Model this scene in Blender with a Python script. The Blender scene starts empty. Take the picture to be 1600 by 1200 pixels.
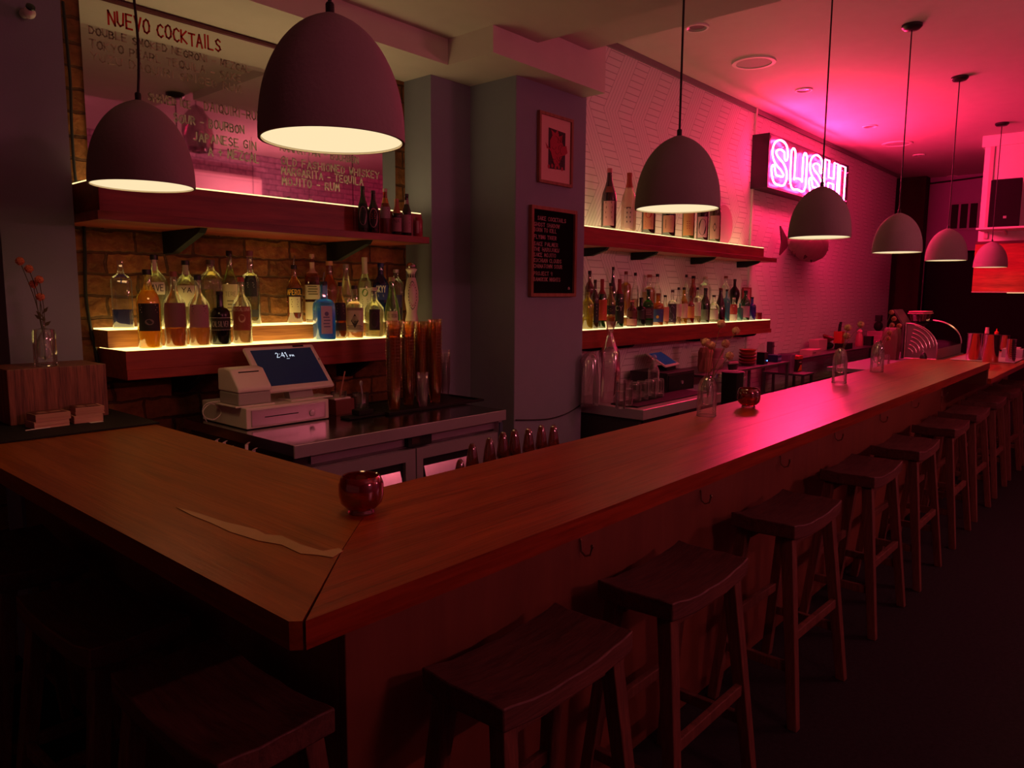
import bpy, bmesh, math, random
from mathutils import Vector, Matrix
random.seed(7)
PI = math.pi
S = bpy.context.scene
COL = S.collection

# ------------------------------------------------------------------ camera
F_PX = 1153.0
H = 1.57
def _vd(x, y):
    return Vector((x-800.0, -(y-600.0), -F_PX)).normalized()
_X = _vd(1815, 465); _Y = _vd(-529, 450)
_d = _X.dot(_Y)
_Y = (_Y - _X*_d*.5); _X = (_X - _Y*_d).normalized(); _Y = (_Y - _X*_X.dot(_Y)).normalized()
_Z = _X.cross(_Y)
R3 = Matrix((_X, _Y, _Z))
cam_d = bpy.data.cameras.new('camera'); cam = bpy.data.objects.new('camera', cam_d); COL.objects.link(cam)
cam_d.sensor_width = 36; cam_d.lens = F_PX/1600*36; cam_d.clip_start = .02
cam.matrix_world = Matrix.Translation((0, 0, H)) @ R3.to_4x4()
S.camera = cam
EYE = Vector((0, 0, H))
def ray(x, y): return R3 @ Vector((x-800.0, -(y-600.0), -F_PX))
def atz(x, y, v): d = ray(x, y); return EYE + d*((v-H)/d.z)
def aty(x, y, v): d = ray(x, y); return EYE + d*(v/d.y)
def atx(x, y, v): d = ray(x, y); return EYE + d*(v/d.x)

# ------------------------------------------------------------------ world and exposure
w = bpy.data.worlds.new('evening'); S.world = w; w.use_nodes = True
bg = w.node_tree.nodes['Background']; bg.inputs[0].default_value = (.5, .16, .15, 1); bg.inputs[1].default_value = .09
S.view_settings.view_transform = 'Standard'; S.view_settings.look = 'None'
S.view_settings.exposure = 0.14; S.view_settings.gamma = 1.0; S.view_settings.use_curve_mapping = False

# strengths of the lamps of the room and of the added fill lamps
NEON = (175.0, 3.8, 21.0)        # radiance of the tubes of the sign
SHELF = (2.9, 2.0, .58)         # acrylic light panels of the brick wall shelves
SHELF_U = (1.7, 1.22, .50)     # the upper one under the mirror
SHELF_R = (1.9, 1.35, .55)      # the same panels on the panelled wall

SPOT_W = 1.0                     # light that leaves the mouth of a pendant
RED_FILL = (175.0, 34.0, 46.0)    # radiance of the added red fill lamps, unseen behind the camera

# ------------------------------------------------------------------ materials
def nt(name):
    m = bpy.data.materials.new(name); m.use_nodes = True
    t = m.node_tree; return m, t, t.nodes['Principled BSDF']
def hexc(h):
    h = h.lstrip('#'); c = [int(h[i:i+2], 16)/255 for i in (0, 2, 4)]
    return tuple((v/12.92 if v <= .04045 else ((v+.055)/1.055)**2.4) for v in c)
_mc = {}
def mat(name, col, rough=.5, metal=0, var=.06, scale=8, emis=None, es=0, alpha=1, bump=0, bscale=60):
    if name in _mc: return _mc[name]
    m, t, b = nt(name); L = t.links
    if isinstance(col, str): col = hexc(col)
    tc = t.nodes.new('ShaderNodeTexCoord'); n = t.nodes.new('ShaderNodeTexNoise')
    n.inputs['Scale'].default_value = scale; n.inputs['Detail'].default_value = 3
    L.new(tc.outputs['Object'], n.inputs['Vector'])
    mx = t.nodes.new('ShaderNodeMix'); mx.data_type = 'RGBA'
    mx.inputs[6].default_value = (*[c*(1-var) for c in col], 1); mx.inputs[7].default_value = (*[min(1, c*(1+var)) for c in col], 1)
    L.new(n.outputs['Fac'], mx.inputs[0]); L.new(mx.outputs[2], b.inputs['Base Color'])
    b.inputs['Roughness'].default_value = rough; b.inputs['Metallic'].default_value = metal
    if rough >= .7 and not metal: b.inputs['Specular IOR Level'].default_value = .18
    if emis: b.inputs['Emission Color'].default_value = (*emis, 1); b.inputs['Emission Strength'].default_value = es
    if bump:
        n2 = t.nodes.new('ShaderNodeTexNoise'); n2.inputs['Scale'].default_value = bscale
        L.new(tc.outputs['Object'], n2.inputs['Vector'])
        bp = t.nodes.new('ShaderNodeBump'); bp.inputs['Strength'].default_value = bump; bp.inputs['Distance'].default_value = .01
        L.new(n2.outputs['Fac'], bp.inputs['Height']); L.new(bp.outputs['Normal'], b.inputs['Normal'])
    _mc[name] = m; return m
def emit(name, col, st=1):
    if name in _mc: return _mc[name]
    m = bpy.data.materials.new(name); m.use_nodes = True; t = m.node_tree
    t.nodes.clear(); o = t.nodes.new('ShaderNodeOutputMaterial'); e = t.nodes.new('ShaderNodeEmission')
    e.inputs[0].default_value = (*col, 1); e.inputs[1].default_value = st; t.links.new(e.outputs[0], o.inputs[0])
    _mc[name] = m; return m
def glass(name, tint=(1, 1, 1), gloss=.10, rough=.03, diff=0.0, dcol=None):
    """thin clear or tinted glass: see-through body with a fresnel sheen"""
    if name in _mc: return _mc[name]
    if isinstance(tint, str): tint = hexc(tint)
    m = bpy.data.materials.new(name); m.use_nodes = True; t = m.node_tree; t.nodes.clear(); L = t.links
    o = t.nodes.new('ShaderNodeOutputMaterial'); tr = t.nodes.new('ShaderNodeBsdfTransparent'); gl = t.nodes.new('ShaderNodeBsdfGlossy')
    tr.inputs[0].default_value = (*tint, 1); gl.inputs['Roughness'].default_value = rough; gl.inputs[0].default_value = (1, 1, 1, 1)
    lw = t.nodes.new('ShaderNodeLayerWeight'); lw.inputs[0].default_value = .38
    ma = t.nodes.new('ShaderNodeMath'); ma.operation = 'MULTIPLY_ADD'; ma.inputs[1].default_value = .75; ma.inputs[2].default_value = gloss*.4
    L.new(lw.outputs['Fresnel'], ma.inputs[0])
    src = tr.outputs[0]
    if diff > 0:
        tl = t.nodes.new('ShaderNodeBsdfTranslucent'); df = t.nodes.new('ShaderNodeBsdfDiffuse'); c = dcol or tint
        tl.inputs[0].default_value = (*c, 1); df.inputs[0].default_value = (*c, 1)
        ad = t.nodes.new('ShaderNodeMixShader'); ad.inputs[0].default_value = .5; L.new(tl.outputs[0], ad.inputs[1]); L.new(df.outputs[0], ad.inputs[2])
        m2 = t.nodes.new('ShaderNodeMixShader'); m2.inputs[0].default_value = diff; L.new(tr.outputs[0], m2.inputs[1]); L.new(ad.outputs[0], m2.inputs[2]); src = m2.outputs[0]
    mx = t.nodes.new('ShaderNodeMixShader'); L.new(ma.outputs[0], mx.inputs[0]); L.new(src, mx.inputs[1]); L.new(gl.outputs[0], mx.inputs[2]); L.new(mx.outputs[0], o.inputs[0])
    _mc[name] = m; return m
def wood(name, c1, c2, axis='X', scale=1.0, rough=.35, stretch=14, bump=.15, fine=True, coat=0):
    if name in _mc: return _mc[name]
    m, t, b = nt(name); L = t.links
    c1 = hexc(c1) if isinstance(c1, str) else c1; c2 = hexc(c2) if isinstance(c2, str) else c2
    tc = t.nodes.new('ShaderNodeTexCoord'); mp = t.nodes.new('ShaderNodeMapping')
    sc = {'X': (1, stretch, stretch), 'Y': (stretch, 1, stretch), 'Z': (stretch, stretch, 1)}[axis]
    mp.inputs['Scale'].default_value = [s*scale for s in sc]; L.new(tc.outputs['Object'], mp.inputs['Vector'])
    n = t.nodes.new('ShaderNodeTexNoise'); n.inputs['Scale'].default_value = 1.2; n.inputs['Detail'].default_value = 6; n.inputs['Roughness'].default_value = .6; n.inputs['Distortion'].default_value = .9
    L.new(mp.outputs[0], n.inputs['Vector'])
    n2 = t.nodes.new('ShaderNodeTexNoise'); n2.inputs['Scale'].default_value = 7; n2.inputs['Detail'].default_value = 4; L.new(mp.outputs[0], n2.inputs['Vector'])
    ad = t.nodes.new('ShaderNodeMath'); ad.operation = 'ADD'; L.new(n.outputs['Fac'], ad.inputs[0])
    mu = t.nodes.new('ShaderNodeMath'); mu.operation = 'MULTIPLY'; mu.inputs[1].default_value = .55; L.new(n2.outputs['Fac'], mu.inputs[0]); L.new(mu.outputs[0], ad.inputs[1])
    r = t.nodes.new('ShaderNodeValToRGB'); r.color_ramp.elements[0].position = .52; r.color_ramp.elements[1].position = 1.02
    r.color_ramp.elements[0].color = (*c1, 1); r.color_ramp.elements[1].color = (*c2, 1)
    L.new(ad.outputs[0], r.inputs[0]); L.new(r.outputs[0], b.inputs['Base Color'])
    b.inputs['Roughness'].default_value = rough
    if name.startswith('bar_oak'): b.inputs['Specular IOR Level'].default_value = .2
    if coat: b.inputs['Coat Weight'].default_value = coat; b.inputs['Coat Roughness'].default_value = .18
    bp = t.nodes.new('ShaderNodeBump'); bp.inputs['Strength'].default_value = bump; bp.inputs['Distance'].default_value = .004
    L.new(ad.outputs[0], bp.inputs['Height']); L.new(bp.outputs[0], b.inputs['Normal'])
    _mc[name] = m; return m
def brick(name, c1, c2, mortar, plane='XZ', bw=.23, bh=.075, rough=.85, bump=.9, rough_amt=1.0):
    m, t, b = nt(name); L = t.links
    tc = t.nodes.new('ShaderNodeTexCoord'); sp = t.nodes.new('ShaderNodeSeparateXYZ'); cb = t.nodes.new('ShaderNodeCombineXYZ')
    L.new(tc.outputs['Object'], sp.inputs[0])
    L.new(sp.outputs['X' if plane[0] == 'X' else 'Y'], cb.inputs[0]); L.new(sp.outputs['Z'], cb.inputs[1])
    ns = t.nodes.new('ShaderNodeTexNoise'); ns.inputs['Scale'].default_value = 9; ns.inputs['Detail'].default_value = 3; L.new(cb.outputs[0], ns.inputs['Vector'])
    vm = t.nodes.new('ShaderNodeVectorMath'); vm.operation = 'SCALE'; vm.inputs['Scale'].default_value = .045*rough_amt; L.new(ns.outputs['Color'], vm.inputs[0])
    va = t.nodes.new('ShaderNodeVectorMath'); va.operation = 'ADD'; L.new(cb.outputs[0], va.inputs[0]); L.new(vm.outputs[0], va.inputs[1])
    br = t.nodes.new('ShaderNodeTexBrick'); br.inputs['Scale'].default_value = 1; br.inputs['Brick Width'].default_value = bw; br.inputs['Row Height'].default_value = bh
    br.inputs['Mortar Size'].default_value = .007; br.inputs['Mortar Smooth'].default_value = .35; br.inputs['Bias'].default_value = 0
    br.inputs['Color1'].default_value = (*hexc(c1), 1); br.inputs['Color2'].default_value = (*hexc(c2), 1); br.inputs['Mortar'].default_value = (*hexc(mortar), 1)
    L.new(va.outputs[0], br.inputs['Vector'])
    n3 = t.nodes.new('ShaderNodeTexNoise'); n3.inputs['Scale'].default_value = 22; n3.inputs['Detail'].default_value = 5; L.new(cb.outputs[0], n3.inputs['Vector'])
    mr = t.nodes.new('ShaderNodeMapRange'); mr.inputs['To Min'].default_value = .25; mr.inputs['To Max'].default_value = 1.65; L.new(n3.outputs['Fac'], mr.inputs['Value'])
    mm = t.nodes.new('ShaderNodeVectorMath'); mm.operation = 'MULTIPLY'; L.new(br.outputs['Color'], mm.inputs[0]); L.new(mr.outputs[0], mm.inputs[1]); L.new(mm.outputs[0], b.inputs['Base Color'])
    iv = t.nodes.new('ShaderNodeMath'); iv.operation = 'SUBTRACT'; iv.inputs[0].default_value = 1; L.new(br.outputs['Fac'], iv.inputs[1])
    ad = t.nodes.new('ShaderNodeMath'); ad.operation = 'MULTIPLY_ADD'; ad.inputs[1].default_value = .8; L.new(n3.outputs['Fac'], ad.inputs[0]); L.new(iv.outputs[0], ad.inputs[2])
    bp = t.nodes.new('ShaderNodeBump'); bp.inputs['Strength'].default_value = bump; bp.inputs['Distance'].default_value = .02; L.new(ad.outputs[0], bp.inputs['Height']); L.new(bp.outputs[0], b.inputs['Normal'])
    b.inputs['Roughness'].default_value = rough
    return m
def chevron(name, base, line):
    """white relief panelling: slanting columns, by turns filled with level and with steep grooves"""
    m, t, b = nt(name); L = t.links; N = t.nodes.new
    tc = N('ShaderNodeTexCoord'); sp = N('ShaderNodeSeparateXYZ'); L.new(tc.outputs['Object'], sp.inputs[0])
    def M(op, a, c=None, d=None):
        n = N('ShaderNodeMath'); n.operation = op
        for i, v in enumerate((a, c, d)):
            if v is None: continue
            if isinstance(v, (int, float)): n.inputs[i].default_value = v
            else: L.new(v, n.inputs[i])
        return n.outputs[0]
    zz = M('PINGPONG', M('ADD', sp.outputs['Z'], .35), .55)
    u = M('SUBTRACT', sp.outputs['X'], M('MULTIPLY', zz, .62))
    cell = M('MULTIPLY', u, 1/.19)
    fr = M('FRACT', cell)
    typ = M('LESS_THAN', M('FRACT', M('MULTIPLY', cell, .5)), .5)
    h1 = M('LESS_THAN', M('FRACT', M('MULTIPLY', sp.outputs['Z'], 1/.052)), .13)
    h2 = M('LESS_THAN', M('FRACT', M('MULTIPLY', u, 1/.038)), .14)
    g = M('ADD', M('MULTIPLY', h1, typ), M('MULTIPLY', h2, M('SUBTRACT', 1, typ)))
    g = M('MINIMUM', M('ADD', g, M('LESS_THAN', fr, .035)), 1)
    mx = N('ShaderNodeMix'); mx.data_type = 'RGBA'; mx.inputs[6].default_value = (*base, 1); mx.inputs[7].default_value = (*line, 1)
    L.new(g, mx.inputs[0]); L.new(mx.outputs[2], b.inputs['Base Color'])
    bp = N('ShaderNodeBump'); bp.invert = True; bp.inputs['Strength'].default_value = .5; bp.inputs['Distance'].default_value = .004; L.new(g, bp.inputs['Height']); L.new(bp.outputs[0], b.inputs['Normal'])
    b.inputs['Roughness'].default_value = .55
    return m

# ------------------------------------------------------------------ mesh helpers
class MB:
    def __init__(s): s.v = []; s.f = []
    def add(s, vs, fs):
        o = len(s.v); s.v += [tuple(v) for v in vs]; s.f += [tuple(i+o for i in f) for f in fs]; return s
    def box(s, x0, x1, y0, y1, z0, z1, tf=None):
        vs = [Vector((x, y, z)) for x in (x0, x1) for y in (y0, y1) for z in (z0, z1)]
        if tf: vs = [tf @ v for v in vs]
        return s.add(vs, [(0, 1, 3, 2), (4, 6, 7, 5), (0, 4, 5, 1), (2, 3, 7, 6), (0, 2, 6, 4), (1, 5, 7, 3)])
    def prism(s, poly, a0, a1, axis='y', tf=None):
        """poly is a list of 2D points; axis is the extrusion axis"""
        def P(p, a): return {'y': (p[0], a, p[1]), 'x': (a, p[0], p[1]), 'z': (p[0], p[1], a)}[axis]
        n = len(poly); vs = [Vector(P(p, a0)) for p in poly]+[Vector(P(p, a1)) for p in poly]
        if tf: vs = [tf @ v for v in vs]
        return s.add(vs, [tuple(range(n))[::-1], tuple(range(n, 2*n))]+[(i, (i+1) % n, n+(i+1) % n, n+i) for i in range(n)])
    def lathe(s, prof, n=20, c=(0, 0, 0), sq=0, sy=1.0, tf=None, a0=0, a1=None, wob=0):
        """prof: (radius, z) from bottom to top; sq>0 squares the section"""
        vs = []; full = a1 is None; A1 = a1 if a1 is not None else a0+2*PI; m = n if full else n+1
        for r, z in prof:
            for k in range(m):
                a = a0+(A1-a0)*k/n
                cx, sx = math.cos(a), math.sin(a); q = 1
                if sq: p = 2+sq*8; q = (abs(cx)**p+abs(sx)**p)**(-1/p)
                if wob: q *= 1+wob*math.sin(a*5+z*30)
                vs.append(Vector((c[0]+r*q*cx, c[1]+r*q*sx*sy, c[2]+z)))
        if tf: vs = [tf @ v for v in vs]
        fs = []
        for j in range(len(prof)-1):
            for k in range(n):
                k2 = (k+1) % n if full else k+1
                fs.append((j*m+k, j*m+k2, (j+1)*m+k2, (j+1)*m+k))
        if full:
            if prof[0][0] > 1e-5: fs.append(tuple(range(m))[::-1])
            if prof[-1][0] > 1e-5: fs.append(tuple(range((len(prof)-1)*m, len(prof)*m)))
        return s.add(vs, fs)
    def open_lathe(s, prof, **k):
        n0 = len(s.f); s.lathe(prof, **k)
        s.f = [f for f in s.f[:n0]]+[f for f in s.f[n0:] if len(f) <= 4]
        return s
    def tube(s, pts, r, n=8, closed=False, r1=None):
        pts = [Vector(p) for p in pts]; N = len(pts); rings = []
        up = Vector((0, 0, 1)); prev = None
        for i, p in enumerate(pts):
            a = pts[i-1] if (i or closed) else pts[0]; b = pts[(i+1) % N] if (i < N-1 or closed) else pts[-1]
            t = (b-a); t = t.normalized() if t.length > 1e-9 else Vector((0, 0, 1))
            if prev is None: q = t.cross(up if abs(t.z) < .95 else Vector((1, 0, 0)))
            else: q = prev - t*prev.dot(t)
            q.normalize(); prev = q; w_ = t.cross(q)
            rr = r if r1 is None else r+(r1-r)*i/(N-1)
            rings.append([p+q*math.cos(2*PI*k/n)*rr+w_*math.sin(2*PI*k/n)*rr for k in range(n)])
        vs = [v for R in rings for v in R]; fs = []
        for i in range(N if closed else N-1):
            j = (i+1) % N
            for k in range(n): fs.append((i*n+k, i*n+(k+1) % n, j*n+(k+1) % n, j*n+k))
        if not closed: fs += [tuple(range(n))[::-1], tuple(range((N-1)*n, N*n))]
        return s.add(vs, fs)
    def bar(s, a, b, w0, w1=None, d0=None, d1=None):
        """square timber from a to b"""
        a = Vector(a); b = Vector(b); w1 = w1 or w0; d0 = d0 or w0; d1 = d1 or w1
        vs = [a+Vector((sx*w0/2, sy*d0/2, 0)) for sx, sy in ((-1, -1), (1, -1), (1, 1), (-1, 1))]
        vs += [b+Vector((sx*w1/2, sy*d1/2, 0)) for sx, sy in ((-1, -1), (1, -1), (1, 1), (-1, 1))]
        return s.add(vs, [(3, 2, 1, 0), (4, 5, 6, 7), (0, 1, 5, 4), (1, 2, 6, 5), (2, 3, 7, 6), (3, 0, 4, 7)])
    def blob(s, c, r, n=10, sc=(1, 1, 1), spike=0, tf=None):
        vs = []; m = n; h = n//2
        for j in range(h+1):
            ph = PI*j/h
            for k in range(m):
                a = 2*PI*k/m; q = 1+spike*(random.random()-.5)
                vs.append(Vector((c[0]+r*q*sc[0]*math.sin(ph)*math.cos(a), c[1]+r*q*sc[1]*math.sin(ph)*math.sin(a), c[2]-r*q*sc[2]*math.cos(ph))))
        if tf: vs = [tf @ v for v in vs]
        return s.add(vs, [(j*m+k, j*m+(k+1) % m, (j+1)*m+(k+1) % m, (j+1)*m+k) for j in range(h) for k in range(m)])
    def build(s, name, material, parent=None, smooth=False, bevel=0, ang=40, loc=None):
        me = bpy.data.meshes.new(name); me.from_pydata(s.v, [], s.f); me.validate(); 
        bm = bmesh.new(); bm.from_mesh(me); bmesh.ops.remove_doubles(bm, verts=bm.verts, dist=1e-6); bmesh.ops.recalc_face_normals(bm, faces=bm.faces); bm.to_mesh(me); bm.free()
        if smooth:
            me.shade_smooth(); me.set_sharp_from_angle(angle=math.radians(ang))
        o = bpy.data.objects.new(name, me); COL.objects.link(o)
        if isinstance(material, (list, tuple)):
            for q in material: me.materials.append(q)
        else: me.materials.append(material)
        if parent is not None: o.parent = parent
        if loc: o.location = loc
        if bevel:
            md = o.modifiers.new('bevel', 'BEVEL'); md.width = bevel; md.segments = 2; md.limit_method = 'ANGLE'
        return o
def tag(o, label=None, cat=None, group=None, kind=None):
    if label: o['label'] = label
    if cat: o['category'] = cat
    if group: o['group'] = group
    if kind: o['kind'] = kind
    return o
def thing(name, label, cat, loc=(0, 0, 0), rz=0, group=None):
    o = bpy.data.objects.new(name, None); COL.objects.link(o); o.empty_display_size = .05
    o.location = loc; o.rotation_euler = (0, 0, rz); return tag(o, label, cat, group)
def struct(name, mb, m, **k):
    o = mb.build(name, m, **k); o['kind'] = 'structure'; return o
def copy_tree(o, parent=None):
    c = o.copy(); COL.objects.link(c)
    if parent is not None: c.parent = parent
    for ch in list(o.children): copy_tree(ch, c)
    return c

# --------------------------------------------- lettering: strokes drawn with a pen
FONT = {
 'A': [[(0, 0), (.5, 1), (1, 0)], [(.18, .36), (.82, .36)]], 'B': [[(0, 0), (0, 1), (.65, .95), (.8, .75), (.6, .55), (0, .52)], [(.6, .55), (.95, .3), (.7, .03), (0, 0)]],
 'C': [[(.95, .85), (.6, 1), (.2, .85), (0, .5), (.2, .12), (.6, 0), (.95, .15)]], 'D': [[(0, 0), (0, 1), (.55, .93), (.95, .5), (.6, .06), (0, 0)]],
 'E': [[(.9, 1), (0, 1), (0, 0), (.9, 0)], [(0, .52), (.7, .52)]], 'F': [[(.9, 1), (0, 1), (0, 0)], [(0, .52), (.7, .52)]],
 'G': [[(.95, .85), (.6, 1), (.2, .85), (0, .5), (.2, .1), (.6, 0), (.95, .15), (.95, .45), (.55, .45)]], 'H': [[(0, 0), (0, 1)], [(1, 0), (1, 1)], [(0, .5), (1, .5)]],
 'I': [[(.5, 0), (.5, 1)]], 'J': [[(.8, 1), (.8, .25), (.5, 0), (.1, .15)]], 'K': [[(0, 0), (0, 1)], [(.9, 1), (0, .45), (.95, 0)]], 'L': [[(0, 1), (0, 0), (.85, 0)]],
 'M': [[(0, 0), (.1, 1), (.5, .3), (.9, 1), (1, 0)]], 'N': [[(0, 0), (0, 1), (1, 0), (1, 1)]], 'O': [[(.5, 1), (.12, .82), (0, .45), (.2, .08), (.55, 0), (.92, .2), (1, .6), (.8, .93), (.5, 1)]],
 'P': [[(0, 0), (0, 1), (.7, .95), (.9, .73), (.65, .48), (0, .45)]], 'Q': [[(.5, 1), (.12, .82), (0, .45), (.2, .08), (.55, 0), (.92, .2), (1, .6), (.8, .93), (.5, 1)], [(.6, .3), (1, -.1)]],
 'R': [[(0, 0), (0, 1), (.7, .95), (.9, .73), (.65, .48), (0, .45)], [(.45, .46), (.95, 0)]], 'S': [[(.9, .85), (.5, 1), (.1, .8), (.25, .57), (.75, .42), (.92, .2), (.5, 0), (.05, .15)]],
 'T': [[(0, 1), (1, 1)], [(.5, 1), (.5, 0)]], 'U': [[(0, 1), (.03, .25), (.4, 0), (.85, .15), (1, 1)]], 'V': [[(0, 1), (.5, 0), (1, 1)]], 'W': [[(0, 1), (.25, 0), (.5, .7), (.75, 0), (1, 1)]],
 'Y': [[(0, 1), (.5, .5), (1, 1)], [(.5, .5), (.45, 0)]], 'Z': [[(0, 1), (1, 1), (0, 0), (1, 0)]], '-': [[(.15, .45), (.85, .45)]], '+': [[(.1, .5), (.9, .5)], [(.5, .85), (.5, .15)]],
 '9': [[(.9, .65), (.5, .45), (.1, .65), (.3, .97), (.8, .95), (.9, .65), (.7, 0)]], '2': [[(.05, .8), (.45, 1), (.9, .75), (.05, 0), (.95, 0)]], '4': [[(.75, 0), (.75, 1), (0, .3), (1, .3)]],
 '1': [[(.2, .8), (.55, 1), (.55, 0)]], ':': [[(.45, .72), (.55, .72)], [(.45, .22), (.55, .22)]], '&': [[(1, 0), (.25, .75), (.45, 1), (.65, .78), (.1, .25), (.4, 0), (.95, .45)]],
 '0': [[(.5, 1), (.1, .8), (0, .5), (.1, .15), (.5, 0), (.9, .15), (1, .5), (.9, .8), (.5, 1)]], "'": [[(.5, 1), (.45, .8)]], '.': [[(.4, .03), (.6, .03)]]}
def pen(mb, text, x0, width, z0, hgt, y, pw, jit=0.0, gap=.38, fn=None, thick=.0012):
    """write text from x0 over a given width, capitals hgt tall, on the plane y, pen width pw"""
    adv = []
    for ch in text: adv.append(.55 if ch == ' ' else (.35 if ch in "I:'." else 1.0))
    tot = sum(a+gap for a in adv)-gap; u = width/tot; x = 0
    for ch, a in zip(text, adv):
        if ch in FONT:
            jz = random.uniform(-jit, jit)*hgt; js = 1+random.uniform(-jit, jit)
            for st in FONT[ch]:
                pts = [(x0+u*(x+(px if a == 1 else px*a+.0))+random.uniform(-jit, jit)*.15*u, z0+jz+hgt*pz*js) for px, pz in st]
                for (ax, az), (bx, bz) in zip(pts, pts[1:]):
                    d = Vector((bx-ax, bz-az)); l = d.length or 1e-6; d /= l; n_ = Vector((-d.y, d.x))*pw/2; e = d*pw*.45
                    q = [(ax-e.x+n_.x, az-e.y+n_.y), (ax-e.x-n_.x, az-e.y-n_.y), (bx+e.x-n_.x, bz+e.y-n_.y), (bx+e.x+n_.x, bz+e.y+n_.y)]
                    if fn: mb.add([fn(p[0], p[1]) for p in q], [(0, 1, 2, 3)])
                    else: mb.prism(q, y, y-thick, 'y')
        x += a+gap
    return mb

# ================================================================== THE ROOM
YB, YW, YC, YF, YG, YA = 3.6, 3.26, 2.98, 2.804, 3.151, 3.36
ZS, Z1, Z2, Z3 = 2.85, 2.99, 3.07, 3.446
XEND, YFR = 13.5, -2.4
m_ceil = mat('ceiling_paint', (.62, .55, .52), .8, bump=.05)
m_grey = mat('grey_wall_paint', (.235, .25, .31), .75, bump=.06, bscale=120)
m_end = mat('end_wall_paint', (.34, .22, .36), .8)
m_white = mat('white_paint', (.75, .72, .70), .6)
m_black = mat('black_metal', (.012, .012, .014), .35)
m_blackm = mat('black_matte', (.015, .013, .014), .7)
m_carpet = mat('dark_carpet', (.020, .022, .020), .95, var=.5, scale=60, bump=.6, bscale=260)
struct('floor', MB().box(-3, XEND+1.5, YFR-.1, 4.2, -.05, 0), m_carpet)
XS = aty(633, 300, YB).x                       # niche: right side wall
XCL = aty(735, 300, YA).x                      # square column, left face
XCR = aty(913, 380, YC).x                      # square column, right face
m_brick = brick('niche_brick', '#986534', '#6f4422', '#54351c', bw=.27, bh=.098, bump=1.0, rough_amt=.9)
m_brickw = brick('painted_brick', '#a79aa6', '#8f8290', '#6d6070', bump=.6, rough_amt=.3)
struct('wall_back', MB().box(-3, XS, YB, YB+.15, 0, 3.5), m_brick)
pil = MB().box(aty(16, 560, 3.4).x, aty(130, 560, 3.4).x, 3.4, YB, 0, ZS)
struct('wall_pier', pil, m_grey)
struct('wall_niche', MB().box(XS, XS+.2, YA, YB+.15, 0, 3.5).box(XS+.2, XCL+.02, YA, YB+.15, 0, 3.5), m_grey)
struct('wall_column', MB().box(XCL, XCR, YC, YB, 0, 3.5), m_grey, bevel=.006)
ZH = 3.045
struct('ceiling', MB().prism([(XEND, YFR), (XEND, YW+.2), (3.914, YW+.2), (3.914, 1.6), (2.74, 1.6), (2.74, .9), (-3, .9), (-3, YFR)], Z3, Z3+.1, 'z'), m_ceil)
struct('ceiling_lowered', MB().prism([(-3, 2.64), (2.74, 2.64), (2.74, 1.6), (3.414, 1.6), (3.414, YF), (3.04, YF), (3.04, YG), (-3, YG)], Z1, Z3+.1, 'z'), m_ceil)
struct('ceiling_tray', MB().box(-3, 2.74, .9, 2.64, ZH, Z3+.1), m_ceil)
struct('ceiling_step', MB().box(3.414, 3.914, 1.6, YF, Z2, Z3+.1), m_ceil)
struct('ceiling_soffit', MB().prism([(-3, YG), (3.04, YG), (3.04, YF), (4.10, YF), (4.10, YW), (XCL, YW), (XCL, YB), (-3, YB)], ZS, Z3+.1, 'z'), m_ceil)
m_chev = chevron('white_relief_panelling', (.74, .70, .70), (.44, .39, .41))
XWE = 12.8
struct('wall_right', MB().box(XCR-.1, XWE, YW, YW+.2, 0, Z3+.1), m_chev)
struct('trim_1', MB().box(7.44, 7.47, YW-.02, YW, 0, Z3), m_white)
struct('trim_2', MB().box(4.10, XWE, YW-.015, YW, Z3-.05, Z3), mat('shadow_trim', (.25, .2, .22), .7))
# far corner beyond the panelling: a dark recess, a pier, then the end wall
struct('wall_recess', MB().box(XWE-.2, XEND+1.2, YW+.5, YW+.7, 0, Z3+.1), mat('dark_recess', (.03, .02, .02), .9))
struct('wall_end', MB().box(XEND, XEND+.2, YFR, 1.0, 0, Z3+.1).box(XEND, XEND+.2, 1.0, YW+.7, 2.3, Z3+.1).box(XEND, XEND+.2, atx(1437, 480, XEND).y, YW+.7, 0, 2.3), m_end)
struct('wall_far_pier', MB().box(XEND-.25, XEND-.001, atx(1433, 480, XEND-.25).y, YW+.4, 0, Z3), mat('dark_brick_pier', (.05, .022, .02), .85, bump=.5, bscale=20))
yd1, yd0 = atx(1437, 480, XEND).y, 1.0
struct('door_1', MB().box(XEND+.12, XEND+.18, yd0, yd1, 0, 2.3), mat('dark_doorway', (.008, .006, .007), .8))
struct('trim_3', MB().box(XEND-.03, XEND, yd1-.03, yd1+.04, 0, 2.3).box(XEND-.03, XEND, yd0, yd1, 2.28, 2.33), mat('door_casing', (.3, .2, .3), .6))
# front wall behind the seats: painted brick, seen only in the mirror
struct('wall_front', MB().box(-3, XEND+.2, YFR-.15, YFR, 0, Z3+.1), m_brickw)
struct('wall_left', MB().box(-3.15, -3, YFR, 4, 0, .7).box(-3.15, -3, YFR, 4, 2.7, 3.5), m_grey)
# bulkhead over the kitchen pass at the far end
XK = 10.44
kb = MB().box(XK, XK+.9, -.9, 1.72, 2.22, Z3).box(XK-.03, XK+.9, -.9, 1.75, Z3-.13, Z3)
struct('wall_bulkhead', kb, m_white, bevel=.004)
struct('trim_4', MB().box(XK-.02, XK, 1.62, 1.66, 2.25, Z3-.13), mat('bulkhead_trim', (.5, .4, .42), .6))

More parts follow.
